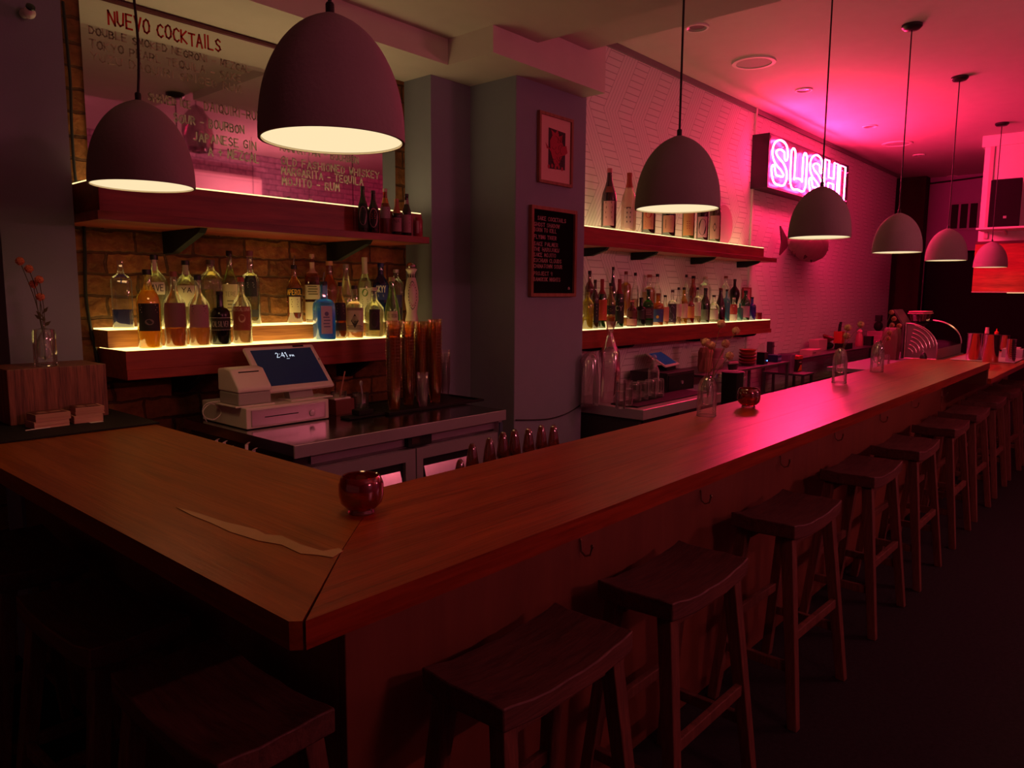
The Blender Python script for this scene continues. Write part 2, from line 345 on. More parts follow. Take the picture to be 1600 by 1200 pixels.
# ------------------------------------------------------------------ recessed lights and ceiling speakers
def round_fixture(name, label, cat, px, py, r, grp, spk=False):
    p = atz(px, py, Z3)
    t = thing(name, label, cat, (p.x, p.y, Z3), group=grp)
    MB().open_lathe([(r*.78, -.002), (r*.8, -.012), (r*.97, -.012), (r, -.0005)], n=40).build('trim_ring', m_white, t, smooth=True)
    if spk:
        MB().lathe([(r*.8, -.006), (r*.8, -.001)], n=40).build('grille', mat('speaker_cloth', (.5, .45, .45), .8, bump=.3, bscale=500), t)
    else:
        MB().open_lathe([(r*.8, -.012), (r*.6, -.0008)], n=32).build('reflector', mat('can_inside', (.35, .3, .3), .35), t, smooth=True)
        MB().lathe([(r*.6, -.003), (r*.6, -.0012)], n=32).build('lens', mat('unlit_lens', (.12, .1, .1), .2), t)
for i, (px, py, wh) in enumerate(((1089, 42, 'above the third pendant, nearest the soffit'), (1256, 140, 'above the neon sign'), (1359, 197, 'past the neon sign, before the second round speaker'), (1436, 242, 'small and far, beyond the second round speaker'), (1488, 275, 'farthest, by the end wall'))):
    round_fixture('recessed_light', 'unlit round recessed ceiling light '+wh, 'ceiling light', px, py, .078 if i else .085, 'recessed ceiling lights')
round_fixture('ceiling_speaker', 'large round white ceiling speaker nearest the soffit', 'speaker', 1178, 97, .175, 'round ceiling speakers', True)
round_fixture('ceiling_speaker', 'large round white ceiling speaker in the bright pink glow past the sign', 'speaker', 1402, 224, .175, 'round ceiling speakers', True)

# ================================================================== PENDANTS
m_conc = mat('concrete_shade', (.30, .265, .26), .85, var=.12, bump=.12, bscale=90)
m_inner = mat('shade_inside', (.85, .78, .62), .7)
m_diff = emit('lit_diffuser', (.93, .72, .42), 1.0)
m_cord = mat('black_cord', (.01, .01, .01), .6)
def shade_prof(r, h, n=22):
    out = []
    for i in range(n+1):
        u = (i/n)**.8 if i < n else 1
        out.append((max(r*(1-u**2.3)**.56, .018 if i < n else .018), h*u))
    return out
def make_pendant(label, loc, ztop, wob=0, lit=True):
    x, y, z = loc; r, h = .165, .278
    t = thing('pendant_lamp', label, 'pendant lamp', loc, group='concrete dome pendant lamps over the bar')
    outer = shade_prof(r, h); inner = [(max(a-.006, .012), b-.006) for a, b in outer if b > .008]
    MB().open_lathe([(inner[0][0], 0.0)]+[(outer[0][0], 0.0)]+outer[1:], n=56).build('shade', m_conc, t, smooth=True)
    MB().open_lathe([(inner[0][0], .0)]+inner, n=48).build('shade_lining', m_inner, t, smooth=True)
    d = MB().lathe([(r-.0075, .0045), (r-.0075, .0055)], n=56).build('diffuser', m_diff, t)
    MB().lathe([(.010, h-.012), (.010, h+.022), (.008, h+.026), (.0047, h+.028)], n=20).build('cord_grip', m_black, t, smooth=True)
    top = ztop-z
    pts = [(wob*math.sin(q*7)*(1-q), 0, h+.015+(top-h-.015)*q) for q in [i/14 for i in range(15)]]
    MB().tube(pts, .0045, 8).build('cord', m_cord, t, smooth=True)
    MB().lathe([(.066, top-.001), (.066, top-.018), (.05, top-.034), (.012, top-.038)][::-1], n=32).build('canopy', m_black, t, smooth=True)
    l = bpy.data.lights.new('pendant_bulb', 'AREA'); l.shape = 'DISK'; l.size = .28; l.energy = SPOT_W; l.color = (1, .50, .17)
    lo = bpy.data.objects.new('pendant_bulb', l); COL.objects.link(lo); lo.parent = t; lo.location = (0, 0, .003)
    return t
YP = 1.47
for px, py, tx, zt, lb in ((520, 213, 521, Z1, 'largest concrete dome pendant, hanging nearest over the bar corner'), (1058, 322, 1068, Z1, 'dark concrete dome pendant hanging in front of the sake bottles'),
                       (1280, 368, 1282, Z2, 'concrete dome pendant overlapping the neon sign'), (1401, 392, 1402, Z3, 'concrete dome pendant just right of the neon sign'),
                       (1478, 405, 1479, Z3, 'concrete dome pendant in front of the far dark doorway'), (1547, 416, 1550, Z3, 'smallest and farthest concrete dome pendant, before the orange panel')):
    p = aty(px, py, YP)
    make_pendant(lb, (p.x, YP, p.z-.012), Z3 if p.x > 2.74 else ZH)
p = aty(217, 288, 2.65)
make_pendant('concrete dome pendant over the left counter, before the mirror writing', (p.x, 2.62, p.z-.01), ZH, wob=.012)

# ================================================================== BAR COUNTER
BT = 1.07
woodX = wood('bar_oak_along', '#9c4220', '#6a2812', 'X', 1.0, .31, 22, .25)
woodY = wood('bar_oak_across', '#94501f', '#6c3612', 'Y', 1.0, .36, 22, .22)
panelw = wood('bar_front_board', '#7a4a30', '#6c4029', 'Z', .6, .5, 8, .04)
bar = thing('bar_counter', 'long L-shaped oak bar counter with mitred corner and plain board front', 'bar counter', (.9, 1.26, 0))
def off(mb): mb.v = [(a-.9, b-1.26, c) for a, b, c in mb.v]; return mb
ox, oy, ix, iy, TH = .587, .945, 1.185, 1.478, .047
c_ = .018
off(MB().prism([(ox+c_, oy), (6.63, oy), (6.63, 1.1475), (.8305, 1.1625)], BT-TH, BT, 'z')).build('counter_nosing', woodX, bar)
off(MB().prism([(.8315, 1.1633), (6.63, 1.1483), (6.63, iy), (ix, iy)], BT-TH, BT, 'z')).build('counter_board', woodX, bar)
off(MB().prism([(ox, oy+c_), (ox+c_*.8, oy+.004), (.8296, 1.1645), (.8296, 3.4), (ox, 3.4)], BT-TH, BT, 'z')).build('counter_nosing', woodY, bar)
off(MB().prism([(.8302, 1.1645), (ix-.001, iy+.0008), (ix-.001, 3.4), (.830, 3.4)], BT-TH, BT, 'z')).build('counter_board', woodY, bar)
# knife-thin line of pale filler over the damaged joint of the left counter
fp = [atz(x, y, BT) for x, y in ((275, 793), (310, 803), (350, 816), (400, 828), (415, 836), (440, 838), (470, 852), (505, 862), (530, 857), (536, 862), (520, 872), (495, 868), (470, 866), (440, 852), (405, 846), (360, 832), (330, 818), (300, 806))]
off(MB().prism([(q.x, q.y) for q in fp], BT+.0002, BT+.0016, 'z')).build('joint_filler', mat('joint_filler', (.33, .165, .062), .5, var=.15, scale=30), bar)
off(MB().box(.895, 6.60, 1.25, 1.275, 0, BT-TH)).build('front_panel', panelw, bar, bevel=.003)
off(MB().box(.895, .92, 1.277, 3.4, 0, BT-TH)).build('front_panel', panelw, bar, bevel=.003)
off(MB().box(6.575, 6.63, .95, 1.46, .90, BT-TH-.001).box(5.6, 6.57, 1.19, 1.249, .96, BT-TH-.001)).build('end_support', mat('support_oak', '#4a2a1a', .5), bar, bevel=.003)
off(MB().box(.925, 6.57, 1.44, 1.47, 0, BT-TH)).build('back_panel', mat('back_board', (.05, .03, .025), .7), bar)
m_brass = mat('aged_brass', (.35, .26, .16), .3, 1)
for x, y in ((905, 853), (1093, 775), (1218, 720), (1303, 680), (1374, 653), (1424, 631), (1470, 615)):
    p = aty(x, y, 1.25)
    hk = MB().tube([(0, -.004, .022), (0, -.006, .0), (0, -.008, -.016), (0, -.022, -.026), (0, -.040, -.018), (0, -.044, 0), (0, -.046, .006)], .0032, 8).blob((0, -.046, .009), .006)
    hk.lathe([(.004, 0), (.004, .004)], n=10, c=(0, 0, 0), tf=Matrix.Translation((0, -.001, .02)) @ Matrix.Rotation(PI/2, 4, 'X'))
    hk.build('bag_hook', m_brass, bar, smooth=True, loc=(p.x-.9, 1.249-1.26, p.z))
# lower counter that carries on past the end of the bar
ct = thing('service_counter', 'lower oak service counter beyond the end of the bar', 'counter', (7.9, 1.2, 0))
MB().box(-1.255, 2.2, -.27, .38, .902, .945).build('counter_board', woodX, ct, bevel=.004)
MB().box(-1.255, 2.15, .05, .35, 0, .90).build('cabinet', panelw, ct, bevel=.003)

# ================================================================== STOOLS
m_sw = wood('stool_wood', '#6a4636', '#3a241c', 'X', 2.0, .55, 12, .5)
m_sl = wood('stool_leg_wood', '#7a5038', '#4a2d20', 'Z', 2.0, .6, 12, .3)
m_can = mat('polished_steel', (.62, .55, .58), .16, 1, var=.03)
m_dst = mat('dark_table_steel', (.14, .11, .13), .4, .5)
def make_stool():
    t = thing('bar_stool', 'x', 'bar stool', (0, 0, 0), group='saddle seat wooden bar stools along the bar')
    # saddle seat: rises towards both ends of its length
    nx, ny = 16, 6; hx, hy = .235, .125; top = []; 
    def zz(u, v): return .732+.022*abs(u)**2.4-.004*(1-abs(v)**2)+.0015*math.sin(u*9+v*4)
    vs = []; 
    for k in (0, 1):
        for i in range(nx+1):
            for j in range(ny+1):
                u = -1+2*i/nx; v = -1+2*j/ny
                vs.append((hx*u, hy*v*(1-.02*u*u), zz(u, v)-(.047 if k else 0)-(.006*abs(u)**2 if k else 0)+(.0012*math.sin(u*17+v*9) if k == 0 else 0)))
    W = ny+1; o = (nx+1)*W; fs = []
    for i in range(nx):
        for j in range(ny):
            a = i*W+j; fs.append((a, a+W, a+W+1, a+1)); fs.append((o+a, o+a+1, o+a+W+1, o+a+W))
    for i in range(nx):
        a = i*W; fs.append((a, o+a, o+a+W, a+W)); a = i*W+ny; fs.append((a, a+W, o+a+W, o+a))
    for j in range(ny):
        fs.append((j, j+1, o+j+1, o+j)); a = nx*W+j; fs.append((a, o+a, o+a+1, a+1))
    MB().add(vs, fs).build('seat', m_sw, t, smooth=True, bevel=.004, ang=50)
    L = {}
    for sx in (-1, 1):
        for sy in (-1, 1):
            a = (sx*.195, sy*.085, .695); b = (sx*.245, sy*.160, 0)
            L[(sx, sy)] = (Vector(a), Vector(b)); MB().bar(b, a, .036, .044).build('leg', m_sl, t, bevel=.003)
    def at(k, z): a, b = L[k]; q = (a.z-z)/(a.z); return a+(b-a)*q
    for sy in (-1, 1):
        p, q = at((-1, sy), .33), at((1, sy), .33)
        MB().box(p.x+.02, q.x-.02, p.y-.011, p.y+.011, .312, .348).build('rung', m_sl, t, bevel=.003)
    for sx in (-1, 1):
        p, q = at((sx, -1), .22), at((sx, 1), .22)
        MB().box(p.x-.011, p.x+.011, p.y+.02, q.y-.02, .202, .238).build('rung', m_sl, t, bevel=.003)
    for sy in (-1, 1): MB().box(-.17, .17, sy*.078-.01, sy*.078+.01, .650, .688).build('apron', m_sl, t, bevel=.002)
    return t
st0 = make_stool(); first = True
ordn = ['nearest', 'second', 'third', 'fourth', 'fifth', 'sixth', 'seventh', 'eighth', 'ninth', 'farthest']
xs = [1.26, 1.935, 2.825, 3.78, 4.54, 5.43, 6.18, 6.98, 7.75, 8.5]
for i, x in enumerate(xs):
    o = st0 if first else copy_tree(st0); first = False
    o.location = (x, 1.03-.015*(i > 3), 0); o.rotation_euler.z = random.uniform(-.03, .03)
    o['label'] = 'dark saddle-seat wooden stool, '+ordn[i]+(' one' if ordn[i] in ('nearest', 'farthest') else ' nearest')+' along the long front of the bar'
for i, (y, r) in enumerate(((1.40, 0), (2.02, .04), (2.68, -.03))):
    o = copy_tree(st0); o.location = (.685, y, 0); o.rotation_euler.z = PI/2+r
    o['label'] = 'dark saddle-seat wooden stool under the left counter, '+('nearest the bar corner' if i == 0 else 'second from the bar corner' if i == 1 else 'at the left picture edge'); o['group'] = 'saddle seat wooden stools at the left counter'

S.cycles.transparent_max_bounces = 32
S.cycles.max_bounces = 8
# ================================================================== NEON SIGN
YS = YW-.18
xa, xb = aty(1201, 250, YS).x, aty(1325, 290, YS).x
za, zb = aty(1199, 291, YS).z, aty(1201, 206, YS).z
sign = thing('neon_sign', 'wide box sign with pink neon tube letters reading SUSHI', 'neon sign', ((xa+xb)/2, YS, za))
def rel(mb, o): mb.v = [(a-o[0], b-o[1], c-o[2]) for a, b, c in mb.v]; return mb
so = ((xa+xb)/2, YS, za)
rel(MB().box(xa, xb, YS, YW-.001, za-.01, zb), so).build('sign_box', mat('sign_box_black', (.02, .012, .018), .45), sign, bevel=.004)
rel(MB().box(xa+.02, xb-.02, YS-.003, YS-.0005, za+.01, zb-.02), so).build('face_panel', mat('sign_face', (.028, .020, .026), .35), sign)
def offset_outline(cl, t):
    P = [Vector(p) for p in cl]; L, Rr = [], []
    for i, p in enumerate(P):
        a = P[max(i-1, 0)]; b = P[min(i+1, len(P)-1)]; d = (b-a).normalized(); n = Vector((-d.y, d.x)); L.append(p+n*t); Rr.append(p-n*t)
    def capd(c, frm, to, k=5):
        a0 = math.atan2((frm-c).y, (frm-c).x); return [c+Vector((math.cos(a0-PI*q/k), math.sin(a0-PI*q/k)))*t for q in range(1, k)]
    return L+capd(P[-1], L[-1], Rr[-1])+Rr[::-1]+capd(P[0], Rr[0], L[0])
def crom(P, n=5):
    P = [Vector(p) for p in P]; out = []
    for i in range(len(P)-1):
        a, b, c, d = P[max(i-1, 0)], P[i], P[i+1], P[min(i+2, len(P)-1)]
        for k in range(n):
            t = k/n; out.append(.5*((2*b)+(c-a)*t+(2*a-5*b+4*c-d)*t*t+(3*b-a-3*c+d)*t**3))
    return out+[P[-1]]
hh = (zb-za)-.09; zl = za+.035
m_neon = emit('neon_tube', NEON, 1.0)
def letter(ch, a, b):
    x0, x1 = aty(a, 250, YS-.03).x, aty(b, 260, YS-.03).x; W = x1-x0; tt = W*.16
    if ch == 'S':
        cl = crom([(W-tt, hh*.70), (W*.78, hh*.86), (W*.5, hh-tt*.55), (W*.24, hh*.83), (tt, hh*.68), (W*.3, hh*.54), (W*.66, hh*.42), (W-tt, hh*.28), (W*.75, hh*.12), (W*.5, tt*.55), (W*.25, hh*.12), (tt*.9, hh*.30)])
        o = offset_outline(cl, tt*.62)
    elif ch == 'U':
        cl = [(tt, hh-tt)]+crom([(tt, hh*.35), (W*.2, hh*.14), (W*.5, tt*.8), (W*.8, hh*.14), (W-tt, hh*.35)], 4)+[(W-tt, hh-tt)]
        o = offset_outline(cl, tt*.72)
    elif ch == 'I':
        o = [Vector(p) for p in ((0, 0), (W*.85, 0), (W*.85, hh), (0, hh))]
    else:
        s = W*.30; q = hh*.43; r_ = hh*.57
        o = [Vector(p) for p in ((0, 0), (s, 0), (s, q), (W-s, q), (W-s, 0), (W, 0), (W, hh), (W-s, hh), (W-s, r_), (s, r_), (s, hh), (0, hh))]
    mb = MB().tube([(x0+p.x, YS-.035, zl+p.y) for p in o], .0092, 6, closed=True)
    rel(mb, so).build('neon_letter', m_neon, sign, smooth=True)
for ch, a, b in (('S', 1204, 1231), ('U', 1234, 1261), ('S', 1264, 1286), ('H', 1289, 1309), ('I', 1313, 1322)): letter(ch, a, b)
mb = MB()
for k in range(12):
    q = xa+.1+(xb-xa-.2)*k/11
    for zq in (za+.08, zb-.1): mb.tube([(q, YS-.003, zq), (q, YS-.026, zq)], .006, 6)
rel(mb, so).build('tube_support', mat('tube_support', (.6, .5, .55), .3), sign)

# unseen red tubes added as fill light for stools, bar front and ceiling
m_rfill = emit('red_fill_tube', RED_FILL, 1)
for lx, ly, ll, lb in ((5.3, -1.35, .75, 'added red fill lamp over the seating side towards the far end'), (1.6, -1.7, .45, 'added red fill lamp over the seating side near the storefront')):
    zc_ = Z3
    rl = thing('fill_lamp', lb, 'fill lamp', (lx, ly, 2.32), group='added red fill lamps over the seating side')
    MB().tube([(-ll/2, 0, 0), (ll/2, 0, 0)], .020, 10).build('tube', m_rfill, rl, smooth=True)
    for sx in (-1, 1):
        MB().lathe([(.026, -.02), (.026, .03)], n=14, tf=Matrix.Translation((sx*(ll/2+.022), 0, 0)) @ Matrix.Rotation(PI/2, 4, 'Y')).build('socket', m_black, rl)
        MB().tube([(sx*(ll/2+.025), 0, .026), (sx*(ll/2+.025), 0, zc_-2.32)], .003, 6).build('cord', m_cord, rl)

# wall air conditioner, on the front wall, seen in the mirror
acu = thing('air_conditioner', 'white wall air conditioner, seen in the bar mirror', 'air conditioner', (4.9, YFR, 2.82))
MB().prism([(.001, 0), (.16, .0), (.2, .05), (.21, .26), (.17, .30), (.001, .30)], -.65, .62, 'x').build('casing', m_white, acu, smooth=True, bevel=.01)
MB().box(-.6, .57, .17, .2, .0, .012).build('air_flap', mat('flap_grey', (.35, .33, .35), .5), acu)
MB().box(-.6, .57, .212, .214, .222, .226).build('seam', mat('flap_grey', (.35, .33, .35), .5), acu)
bgp = thing('plastic_bag', 'crinkled clear plastic bag hung from the ceiling, seen in the bar mirror', 'bag', (3.58, -.06, 0))
MB().tube([(0, 0, Z3-.001), (0, 0, 3.36)], .004, 6).build('cord', m_cord, bgp)
MB().open_lathe([(.10, 2.93), (.13, 2.96), (.135, 3.1), (.12, 3.24), (.06, 3.34), (.02, 3.37)], n=26, wob=.14).build('bag_film', glass('crinkled_plastic', (.6, .52, .56), .8, .10, .35, (.4, .3, .36)), bgp)

# ================================================================== MIRROR WITH WRITING
m_mir, _t, _b = nt('mirror_glass'); _b.inputs['Base Color'].default_value = (.78, .76, .74, 1); _b.inputs['Metallic'].default_value = 1; _b.inputs['Roughness'].default_value = .025
YM = YB-.012
xm0, xm1 = aty(129, 100, YM).x, aty(618, 300, YM).x
zm1 = aty(300, 39, YM).z
mir = thing('bar_mirror', 'large unframed mirror behind the bar with hand-written cocktail list', 'mirror', (xm0, YM, 2.036))
mo = (xm0, YM, 2.036)
rel(MB().box(xm0, xm1, YM, YB-.001, 2.036, zm1), mo).build('mirror_glass', m_mir, mir)
rel(MB().box(xm0, xm1, YM-.012, YB-.001, zm1, zm1+.012).box(xm0, xm1, YM-.006, YB-.001, zm1+.03, zm1+.042), mo).build('top_rail', mat('top_rail', (.09, .02, .02), .5), mir)
m_red = mat('red_marker', (.42, .02, .02), .7); m_pale = mat('pale_marker', (.40, .36, .30), .7); m_faint = mat('faded_marker', (.33, .24, .20), .9)
def mtext(txt, x0, y0, x1, y1, hpx, m, pw=.0058):
    a = aty(x0, y0, YM); b = aty(x1, y1, YM); dz = aty(x0, y0-hpx, YM).z-a.z
    mb = pen(MB(), txt, a.x, b.x-a.x, (a.z+b.z)/2, dz, YM-.0006, pw, jit=.06, thick=.0006)
    rel(mb, mo).build('lettering', m, mir)
for a in (('NUEVO COCKTAILS', 170, 39, 345, 80, 21, m_red, .008), ('DOUBLE SMOKED NEGRONI - MEZCAL', 140, 55, 390, 111, 11, m_faint), ('TOKYO PEARL TEQUILA - SAKE', 141, 76, 376, 125, 12, m_faint),
          ('YUZU DAQUIRI SPICED RUM', 143, 96, 376, 143, 12, m_faint, .005), ('SHAVED ICE', 232, 156, 298, 170, 12, m_faint, .006), ('DAIQUIRI-RUM', 320, 174, 408, 187, 13, m_faint), ('SOUR - BOURBON', 272, 192, 381, 207, 13, m_pale),
          ('JAPANESE GIN', 302, 220, 400, 233, 13, m_pale), ('A + MEZCAL', 326, 243, 405, 254, 14, m_pale), ('MANHATTAN - BOURBON', 438, 237, 560, 254, 11, m_pale), ('OLD FASHIONED WHISKEY', 440, 255, 592, 281, 12, m_pale),
          ('MARGARITA - TEQUILA', 440, 271, 567, 290, 12, m_pale), ('MOJITO - RUM', 441, 287, 530, 300, 12, m_pale)):
    mtext(*a)

# ================================================================== SHELVES
m_shw = wood('shelf_red_wood', '#a8402e', '#701f18', 'X', .7, .45, 9, .1)
m_shl = emit('lit_acrylic', SHELF, 1.0); m_shr = emit('lit_acrylic_dimmer', SHELF_R, 1.0); m_shu = emit('lit_acrylic_upper', SHELF_U, 1.0)
m_bam = wood('riser_bamboo', '#c98a4a', '#7c431c', 'X', 1.5, .45, 30, .05)
def shelf(name, label, loc, L, d, zt, zb_, board, board_d, bl, br, brackets, y_wall, riser=None, blip=.02, left_hidden=False, bz=.105):
    m_l = m_shr if y_wall == YW else (m_shu if 'upper' in label else m_shl)
    """box shelf from local x=0..L in front of the wall plane; zt,zb_ top and bottom of its box"""
    t = thing(name, label, 'shelf', loc, group=None)
    MB().box(0, L, -d, 0, zb_, zt-.006).build('shelf_box', m_shw, t, bevel=.002)
    MB().box(.004, L-.004, -d+.003, -.004, zt-.006, zt).build('light_panel', m_l, t)
    MB().box(-bl, L+br, -board_d, 0, board[0], board[1]).build('shelf_board', m_shw, t, bevel=.002)
    for bx in brackets:
        dd = board_d*.86
        MB().prism([(-.002, board[0]-.0005), (-.002, board[0]-bz), (-.10, board[0]-bz*.98), (-dd, board[0]-.022), (-dd-.02, board[0]-.0005)], bx, bx+.035, 'x').build('bracket', m_blackm, t, bevel=.002)
    if riser:
        rx0, rx1, rd, rz = riser
        MB().box(rx0, rx1, -rd, -.004, zt+.0005, rz-.006).build('riser', m_bam, t, bevel=.001)
        MB().box(rx0+.003, rx1-.003, -rd+.002, -.006, rz-.006, rz).build('light_panel', m_l, t)
    return t
x0, x1 = aty(196, 547, 3.30).x, 2.93
shelf('lit_shelf', 'lower glowing red wood shelf of bottles on the brick wall', (x0, YB, 0), x1-x0, .30, 1.321, 1.232, (1.190, 1.232), .305, .0, .0, (.32, 1.28), YB, (-.02, x1-x0-.1, .17, 1.405))
x0u, x1u = aty(155, 320, 3.30).x, 2.965
shelf('lit_shelf', 'upper red wood box shelf below the mirror with five beers at its end', (x0u, YB, 0), x1u-x0u, .30, 2.032, 1.886, (1.850, 1.886), .42, aty(155, 345, 3.2).x-aty(133, 345, 3.2).x, aty(671, 380, 3.18).x-x1u, (.38, 1.30), YB)
xr0 = XCR+.002; xr1 = aty(1194, 388, 3.03).x; zt = aty(1050, 369, 3.03).z
shelf('lit_shelf', 'upper red wood shelf of tall sake bottles on the white panelling', (xr0, YW, 0), xr1-xr0, .23, zt, zt-.095, (zt-.135, zt-.095), .255, 0, aty(1213, 411, 3.01).x-xr1,
      [aty(x, 405, 3.2).x-xr0 for x in (916, 995, 1088, 1160)], YW, bz=.06)
zt2 = aty(1060, 507, 3.03).z; xr2 = aty(1204, 500, 3.03).x
shelf('lit_shelf', 'lower glowing red wood shelf crowded with bottles on the white panelling', (xr0, YW, 0), xr2-xr0, .23, zt2, zt2-.095, (zt2-.135, zt2-.095), .24, 0, .01,
      [aty(x, 535, 3.2).x-xr0 for x in (916, 960, 1080, 1155)], YW, (0, xr2-xr0-.5, .095, zt2+.075), bz=.04)
ZU = zt; ZLR = zt2

# ================================================================== BOTTLES
m_lab = {}
def cm(h, rough=.55): return mat('paint_'+h.strip('#')+str(int(rough*10)), h, rough, var=.03)
PROF = {
 'round': [(.90, 0), (1, .02), (1, .58), (.93, .65), (.66, .72), (.40, .77), (.35, .81), (.35, .955)],
 'tall': [(.92, 0), (1, .02), (1, .52), (.92, .60), (.58, .69), (.40, .76), (.36, .82), (.36, .955)],
 'square': [(.95, 0), (1, .015), (1, .66), (.88, .71), (.42, .75), (.30, .78), (.30, .95)],
 'flask': [(.9, 0), (1, .02), (1, .50), (.95, .58), (.72, .65), (.42, .71), (.32, .76), (.30, .95)],
 'squat': [(.92, 0), (1, .02), (1, .55), (.95, .62), (.70, .68), (.38, .70), (.34, .74), (.34, .95)],
 'bulb': [(.55, 0), (.62, .02), (.60, .20), (.72, .33), (.97, .48), (1, .57), (.86, .66), (.5, .74), (.28, .79), (.26, .95)],
 'decant': [(.82, 0), (.86, .02), (.84, .3), (.95, .5), (1, .62), (.98, .70), (.72, .79), (.42, .82), (.34, .85), (.34, .93)],
 'sake': [(.92, 0), (1, .015), (1, .50), (.88, .60), (.60, .70), (.38, .80), (.31, .90), (.31, .97)],
 'beer': [(.92, 0), (1, .02), (1, .52), (.9, .60), (.60, .70), (.42, .80), (.38, .95)],
 'slope': [(.95, 0), (1, .02), (.97, .35), (.80, .52), (.50, .70), (.34, .82), (.32, .95)],
}
def interp(prof, z):
    for (ra, a), (rb, b) in zip(prof, prof[1:]):
        if a <= z <= b: return ra+(rb-ra)*(z-a)/max(b-a, 1e-6)
    return prof[-1][0]
CLEAR = glass('clear_glass', (.93, .96, .93), .16, .03, .04, (.9, .95, .85))
def tintg(h, diff=.12): return glass('tinted_glass_'+h.strip('#')+str(int(diff*100)), hexc(h), .16, .04, diff, hexc(h))
def liquid(h, diff=.45): 
    c = hexc(h); return glass('liquid_'+h.strip('#'), tuple(min(1, v**.6) for v in c), .02, .1, diff, c)
def bottle(px, ptop, wpx, y, zb_, kind, glassm, liq, fill, cap, label, group, lab=None, sq=0, txt=None, capz=.93, n=20, name='bottle', rot=0, neckw=None, cork=None, pour=False, cat='bottle'):
    q = aty(px, ptop+35, y); topz = aty(px, ptop, y).z; h = topz-zb_
    dep = (q-EYE).dot(-(R3 @ Vector((0, 0, 1)))); tx = (px-800)/F_PX
    R = wpx/2*dep/F_PX/math.sqrt(1+tx*tx)
    prof = [(r*R, z*h) for r, z in PROF[kind]]
    face = math.atan2(-q.y, -q.x)+rot
    t = thing(name, label, cat, (q.x, y, zb_), group=group)
    sqk = dict(sq=sq); RT = Matrix.Rotation(face+PI/2, 4, 'Z') if sq else None
    MB().lathe(prof, n=n if not sq else 32, tf=RT, **sqk).build('glass_body', glassm, t, smooth=True)
    if liq:
        zs_ = [z for r, z in PROF[kind] if .02 < z < fill]
        lp = [(PROF[kind][0][0]*R*.9, .012*h)]+[(interp(PROF[kind], z)*R*.93, z*h) for z in zs_]+[(interp(PROF[kind], fill)*R*.92, fill*h)]
        MB().lathe(lp, n=n if not sq else 32, tf=RT, **sqk).build('liquid', liq, t, smooth=True)
    if cap:
        rn = prof[-1][0]*1.12
        MB().lathe([(rn, capz*h-.012*0), (rn, h*.995), (rn*.9, h)], n=16).build('cap' if not cork else 'cork', cm(cap, .4), t, smooth=True)
    if pour:
        MB().tube([(0, 0, h*.95), (0, 0, h+.02), (.008, 0, h+.05)], .004, 6).build('pour_spout', mat('steel', (.5, .48, .48), .2, 1), t, smooth=True)
    if lab:
        for li, (z0, z1, span, colr, *rest) in enumerate(lab):
            zz = [z0+(z1-z0)*k/6 for k in range(7)]
            a0, a1 = -span/2, span/2
            rr = [(interp(PROF[kind], z)*R*1.012+.0004, z*h) for z in zz]
            if sq:
                TF = RT @ Matrix.Rotation(-PI/2, 4, 'Z'); mb = MB().lathe(rr, n=12, a0=a0, a1=a1, tf=TF, sq=sq)
            else:
                mb = MB().lathe(rr, n=12, a0=face+a0, a1=face+a1)
            lo = mb.build('label', cm(colr, .6), t, smooth=True)
            if rest:
                for (tx_, c2, fz, fh, fs, pw) in rest:
                    zc = (z0+(z1-z0)*fz)*h; Hh = (z1-z0)*h*fh; RR = interp(PROF[kind], z0+(z1-z0)*fz)*R*1.02+.0012
                    def fn(u, z): a = face+u/RR; k = 1
                    if sq:
                        def fn(u, z, RR=RR): 
                            v = Vector((u, -RR*.985, z)); return Matrix.Rotation(face+PI/2, 4, 'Z') @ v
                    else:
                        def fn(u, z, RR=RR): a = face+u/RR; return (RR*math.cos(a), RR*math.sin(a), z)
                    wd = span*R*fs; m2 = MB()
                    if tx_ == '#':
                        for k in range(4):
                            zk = zc+Hh*(.5-k/4); m2.add([fn(-wd/2*(1-.15*(k % 2)), zk), fn(wd/2*(1-.2*((k+1) % 2)), zk), fn(wd/2*(1-.2*((k+1) % 2)), zk+Hh*.1), fn(-wd/2*(1-.15*(k % 2)), zk+Hh*.1)], [(0, 1, 2, 3)])
                    elif tx_ == 'o':
                        pts = [fn(wd*.5*math.cos(a), zc+Hh*.5*math.sin(a)) for a in [2*PI*k/16 for k in range(16)]]; m2.add(pts, [tuple(range(16))])
                    elif tx_ == '<>':
                        m2.add([fn(-wd/2, zc), fn(0, zc-Hh/2), fn(wd/2, zc), fn(0, zc+Hh/2)], [(0, 1, 2, 3)])
                    else: pen(m2, tx_, -wd/2, wd, zc-Hh/2, Hh, 0, pw, fn=fn)
                    m2.build('lettering' if tx_ not in '#o<>' else 'print', cm(c2, .5), lo)
    return t
GL = 'bottles on the lit shelf of the brick wall'
ZL, ZR_, YF1, YB1 = 1.3215, 1.4055, 3.352, 3.515
def bl(px, ptop, w_, row, *a, **k): return bottle(px, ptop, w_, YF1 if row == 'f' else YB1, ZL if row == 'f' else ZR_, *a, **k)
bl(189, 401, 34, 'b', 'square', CLEAR, liquid('#0f2c9a', .85), .26, None, 'square clear decanter with deep blue base and steel stopper, far left of the brick shelf', GL, sq=.5, capz=.9, lab=[(.70, .62, .1, '#3a4f9a')])
st = aty(189, 401, YB1)
bl(242, 398, 44, 'b', 'bulb', CLEAR, liquid('#d8dcae', .3), .5, '#16100e', 'wide clear bottle with red and white neck strip behind the yellow bottle', GL, lab=[(.78, .93, 1.0, '#c9b9a6'), (.45, .62, 1.5, '#d9dac2', ('YAVE', '#1d1a16', .55, .5, .8, .003))])
